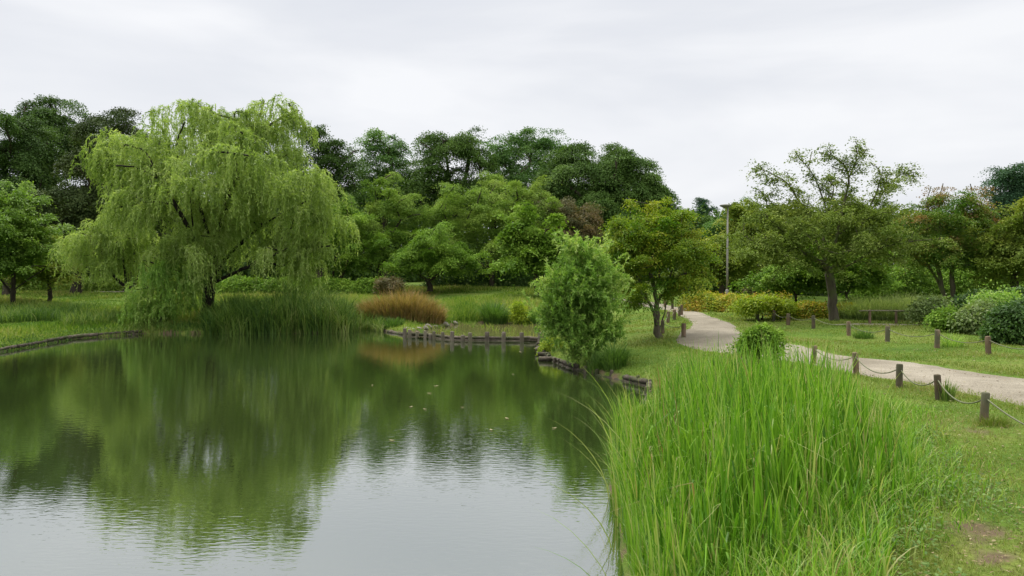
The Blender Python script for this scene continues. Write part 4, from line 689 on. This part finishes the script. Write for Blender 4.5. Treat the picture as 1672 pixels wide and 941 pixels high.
# lamp posts
g_ = G(1187, 507); rt = root('lamp_post', g_, 'tall slim grey lamp post with a flat disc head behind the path bend', 'lamp post'); hL = 4.02 * g_[1] / 28.2
mb = MB(); tube(mb, [g_ + [0, 0, z] for z in (-.1, .0, .9, .96)], [.085, .08, .075, .05], 12); mb.build('base_sleeve', M['pole'], rt, smooth=True)
mb = MB(); tube(mb, [g_ + [0, 0, z] for z in (.9, 2.2, hL)], [.05, .043, .034], 10); mb.build('pole', M['pole'], rt, smooth=True)
mb = MB(); th = hL
prof = [(.02, th - .14), (.07, th - .12), (.25, th - .03), (.27, th), (.23, th + .03), (.09, th + .05), (.01, th + .06)]
n = 20; V = [[g_[0] - .1 + r * math.cos(i / n * 6.2832), g_[1] + r * math.sin(i / n * 6.2832), g_[2] + z] for r, z in prof for i in range(n)]
Q = [[k * n + i, k * n + (i + 1) % n, (k + 1) * n + (i + 1) % n, (k + 1) * n + i] for k in range(len(prof) - 1) for i in range(n)]
mb.add(V, Q); mb.build('lamp_head', M['lamp'], rt, smooth=True)
g_ = G(1144, 498); rt = root('utility_pole', g_, 'plain grey round pole rising into the yellow-green maple near the far bend', 'pole')
mb = MB(); tube(mb, [g_ + [0, 0, z] for z in (-.1, 1.2, 3.0)], [.1, .095, .085], 12); mb.build('shaft', M['pole'], rt, smooth=True)
mb = MB(); tube(mb, [g_ + [0, 0, z] for z in (3.0, 3.03, 3.07)], [.1, .1, .05], 12); mb.build('cap', M['pole'], rt, smooth=True)

# log edging of the pond
def on_edge(px0, px1, py0, py1, z=0): return P(px0, py0, z), P(px1, py1, z)
def logs(name, label, line, seed, r=.075, z=.04, post_step=1.6, post_h=.16, post_r=.06, mat='logs', pieces=1.5, cat='edging', layers=2, off=0, stick=0, gap=0):
    g = np.random.default_rng(seed); line = np.array(line, float); rt = root(name, (line[0][0], line[0][1], 0), label, cat)
    seg = np.r_[0, np.cumsum(np.linalg.norm(np.diff(line[:, :2], axis=0), axis=1))]; at = lambda s: np.array([np.interp(s, seg, line[:, 0]), np.interp(s, seg, line[:, 1]), 0])
    s = 0
    while s < seg[-1] - .2:
        e = min(s + pieces * g.uniform(.75, 1.25), seg[-1])
        for l in range(layers):
            if g.random() < gap and l == layers - 1: continue
            a, b = at(s), at(e); q = np.linspace(0, 1, 7)[:, None]; p = np.array([at(s + (e - s) * float(t)) for t in q]); p[:, 2] = z - .06 + l * r * 1.75 + g.normal(0, .008, 7) + g.normal(0, .012); p[:, :2] += g.normal(0, .012, (7, 2))
            mb = MB(); tube(mb, p, r * g.uniform(.82, 1.12) * (1 + g.normal(0, .04, 7)), 8, g.random(), True, .06, g); mb.build('log', M[mat], rt)
        s = e + .01
    k = off
    while k < seg[-1]:
        mb = MB(); c = at(k) + np.append(g.normal(0, .03, 2), 0); dome_post(mb, c + [0, 0, -.15], post_h + .15 + g.normal(0, .02), post_r * g.uniform(.85, 1.15), 9, g.normal(0, .05, 2), g, g.random()); mb.build('post', M[mat], rt); k += post_step * g.uniform(.8, 1.2)
    return rt
logs('log_edging', 'dark mossy log edging along the left bank of the pond', [(-20, 17, 0), (-17.6, 21.5, 0)] + [P(x, y) for x, y in ((0, 575), (60, 564), (120, 553.5), (175, 549), (232, 545))], 411, .065, .04, 2.6, .1, .06, off=1.2, gap=0)
logs('log_edging', 'long dark log lying at the waterline below the rust-orange grass', [P(x, y) for x, y in ((598, 537.5), (625, 541), (662, 547.5))], 412, .07, .08, 4, .05, .03, layers=1)
dl = [P(x, y) for x, y in ((666, 550), (700, 552), (738, 556), (775, 556.5), (830, 557), (886, 557.5))]
rt = root('weir_edging', (dl[0][0], dl[0][1], 0), 'weathered weir of grey posts and horizontal logs closing off the marsh', 'weir'); g = np.random.default_rng(413)
for pa, pb in zip(dl[:-1], dl[1:]):
    for l in range(2):
        mb = MB(); p = np.array([pa + (pb - pa) * t + [0, .06, .0 + l * .1 + g.normal(0, .008)] for t in np.linspace(-.02, 1.02, 6)]); tube(mb, p, .06 * (1 + g.normal(0, .05, 6)), 8, g.random(), True, .05, g); mb.build('log', M['logs' if l else 'greylog'], rt)
for px, ty in ((661, 536), (669, 538), (681, 541), (694, 540), (703, 545), (709, 541), (723, 542), (738, 541), (756, 547), (768, 543), (795, 542), (822, 542), (852, 543), (881, 543)):
    by = np.interp(px, [666, 700, 738, 775, 886], [551, 553, 557, 557.5, 558.5]); c = P(px, by); hh = (by - ty) / F * c[1]; mb = MB(); dome_post(mb, c + [0, -.03, -.1], hh + .1, .075 * g.uniform(.8, 1.1), 9, g.normal(0, .03, 2), g, g.random()); mb.build('post', M['greylog'], rt)
logs('log_edging', 'rough broken log edging curving round the right bank below the young willow', [P(x, y) for x, y in ((884, 578), (900, 589), (930, 601), (960, 609), (1010, 620), (1062, 632))] + [(2.4, 13.4, 0)], 414, .055, .05, .5, .17, .045, pieces=1.0, gap=.3)
rt = root('timber_steps', P(884, 576), 'stack of short dark timbers at the corner between the weir and right bank', 'timbers'); g = np.random.default_rng(415)
for px0, px1, py, z in ((876, 892, 571, .05), (874, 896, 577, .12), (878, 902, 584, .1), (876, 890, 566, .1), (880, 905, 590, .07)):
    mb = MB(); tube(mb, [P(px0, py), P((px0 + px1) / 2, py), P(px1, py)] + np.array([0, 0, z]), .06, 8, g.random(), True, .08, g); mb.build('timber', M['logs'], rt)
# stones along the marsh and at the water's edge
def stone(label, c, r, seed):
    g = np.random.default_rng(seed); n, m = 10, 6; V = []
    for i in range(m + 1):
        for j in range(n):
            ph, th = i / m * math.pi, j / n * 6.2832; u = np.array([math.sin(ph) * math.cos(th), math.sin(ph) * math.sin(th), math.cos(ph)]); k = 1 + .16 * math.sin(u[0] * 4 + seed) + .14 * math.sin(u[1] * 5 + seed * 2) + .1 * math.sin(u[2] * 6 + seed); V.append(u * np.array(r) * k)
    Q = [[i * n + j, i * n + (j + 1) % n, (i + 1) * n + (j + 1) % n, (i + 1) * n + j] for i in range(m) for j in range(n)]
    mb = MB(); mb.add(np.array(V) + c, Q); return tag(mb.build('stone', M['stone'], origin=c), label, 'stone', 'small stones along the marsh edge')
g = np.random.default_rng(420)
for i, px in enumerate(np.linspace(664, 744, 15)):
    c = P(px + g.normal(0, 2), np.interp(px, [664, 744], [544, 530]) + g.normal(0, .8)); c[2] = .08; k = g.uniform(.08, .17); stone('small grey stone in the row between the weir and the rust-orange grass', c, (k * 1.3, k, k * .8), 430 + i)
# drifting leaves
lm = M['litter']
for i, (px, py) in enumerate(((712, 631), (701, 643), (671, 665), (694, 669), (755, 666), (828, 684), (802, 703), (608, 630), (838, 612), (850, 575), (905, 700), (640, 720))):
    g = np.random.default_rng(500 + i); c = P(px, py); c[2] = .006; mb = MB(); az = g.uniform(0, 6.28); q = np.linspace(-1, 1, 5); r = .028 * g.uniform(.8, 1.4)
    pts = np.array([[r * 1.7 * t, s_ * r * .7 * math.sqrt(max(0, 1 - t * t)), .004 + .006 * abs(t)] for s_ in (-1, 1) for t in q]); R = np.array([[math.cos(az), -math.sin(az), 0], [math.sin(az), math.cos(az), 0], [0, 0, 1]])
    mb.add(pts @ R.T + c, [[j, j + 1, 6 + j, 5 + j] for j in range(4)], None, .9)
    tag(mb.build('floating_leaf', lm, origin=c), 'tiny pale leaf floating alone on the open pond', 'leaf', 'leaves floating on the pond')

for o in list(C.objects):
    if '_at' in o: del o['_at']
# ------------------------------------------------------------------ sky, sun, camera
SUN_EL, SUN_AZ = math.radians(58), math.radians(-35)       # azimuth from +Y towards +X
w = bpy.data.worlds.new('World'); C.world = w; w.use_nodes = True; nt = w.node_tree; nt.nodes.clear(); N = lambda t, **k: mk(nt, t, **k); L = nt.links.new
sky = N('ShaderNodeTexSky', sky_type='NISHITA', sun_disc=False, sun_elevation=SUN_EL, sun_rotation=SUN_AZ, air_density=1.0, dust_density=2.0)
tc = N('ShaderNodeTexCoord'); mp = N('ShaderNodeMapping'); mp.inputs['Scale'].default_value = (1, 1, 4.2); L(tc.outputs['Generated'], mp.inputs[0])
c1 = N('ShaderNodeTexNoise', i_Scale=1.5, i_Detail=5.0, i_Roughness=.5, i_Distortion=.35); L(mp.outputs[0], c1.inputs['Vector'])
cr = ramp(N, [(.3, (.71, .74, .81)), (.5, (.815, .835, .88)), (.66, (.94, .95, .975))]); L(c1.outputs['Fac'], cr.inputs[0])
sx = N('ShaderNodeSeparateXYZ'); L(tc.outputs['Generated'], sx.inputs[0])
el = N('ShaderNodeMapRange', interpolation_type='SMOOTHSTEP'); el.inputs[1].default_value = .36; el.inputs[2].default_value = 1; el.inputs[3].default_value = 10.2; el.inputs[4].default_value = 35.0; L(sx.outputs['Z'], el.inputs[0])
cm = N('ShaderNodeVectorMath', operation='SCALE'); L(cr.outputs[0], cm.inputs[0]); L(el.outputs[0], cm.inputs['Scale'])
mx = N('ShaderNodeMixRGB'); mx.inputs[0].default_value = .95; L(sky.outputs[0], mx.inputs[1]); L(cm.outputs[0], mx.inputs[2])
wr = ramp(N, [(.36, (1, 1, 1)), (.9, (1.06, 1.0, .9))]); L(sx.outputs['Z'], wr.inputs[0]); wm = N('ShaderNodeMixRGB', blend_type='MULTIPLY'); wm.inputs[0].default_value = 1; L(mx.outputs[0], wm.inputs[1]); L(wr.outputs[0], wm.inputs[2])
bg = N('ShaderNodeBackground', i_Strength=.1); L(wm.outputs[0], bg.inputs[0]); L(bg.outputs[0], N('ShaderNodeOutputWorld').inputs[0])
sl = bpy.data.lights.new('sun', 'SUN'); sl.energy = 2.9; sl.angle = math.radians(16); sl.color = (1, .97, .91)
so = bpy.data.objects.new('sun', sl); COL.objects.link(so); so.location = (0, 0, 40)
from mathutils import Vector
sdv = Vector((math.sin(SUN_AZ) * math.cos(SUN_EL), math.cos(SUN_AZ) * math.cos(SUN_EL), math.sin(SUN_EL))); so.rotation_euler = (-sdv).to_track_quat('-Z', 'Y').to_euler()
cd = bpy.data.cameras.new('camera'); cam = bpy.data.objects.new('camera', cd); COL.objects.link(cam); cam.location = EYE; cam.rotation_euler = (math.pi / 2 - PITCH, 0, 0)
cd.sensor_width = 36; cd.lens = F / 1672 * 36; cd.clip_start = .1; cd.clip_end = 3000; C.camera = cam
v = C.view_settings; v.view_transform = 'Standard'; v.look = 'None'; v.exposure = 0; v.gamma = 1; v.use_curve_mapping = False
cy = C.cycles; cy.max_bounces = 6; cy.diffuse_bounces = 4; cy.glossy_bounces = 3; cy.transmission_bounces = 4; cy.transparent_max_bounces = 4; cy.use_denoising = True; cy.caustics_reflective = False; cy.caustics_refractive = False
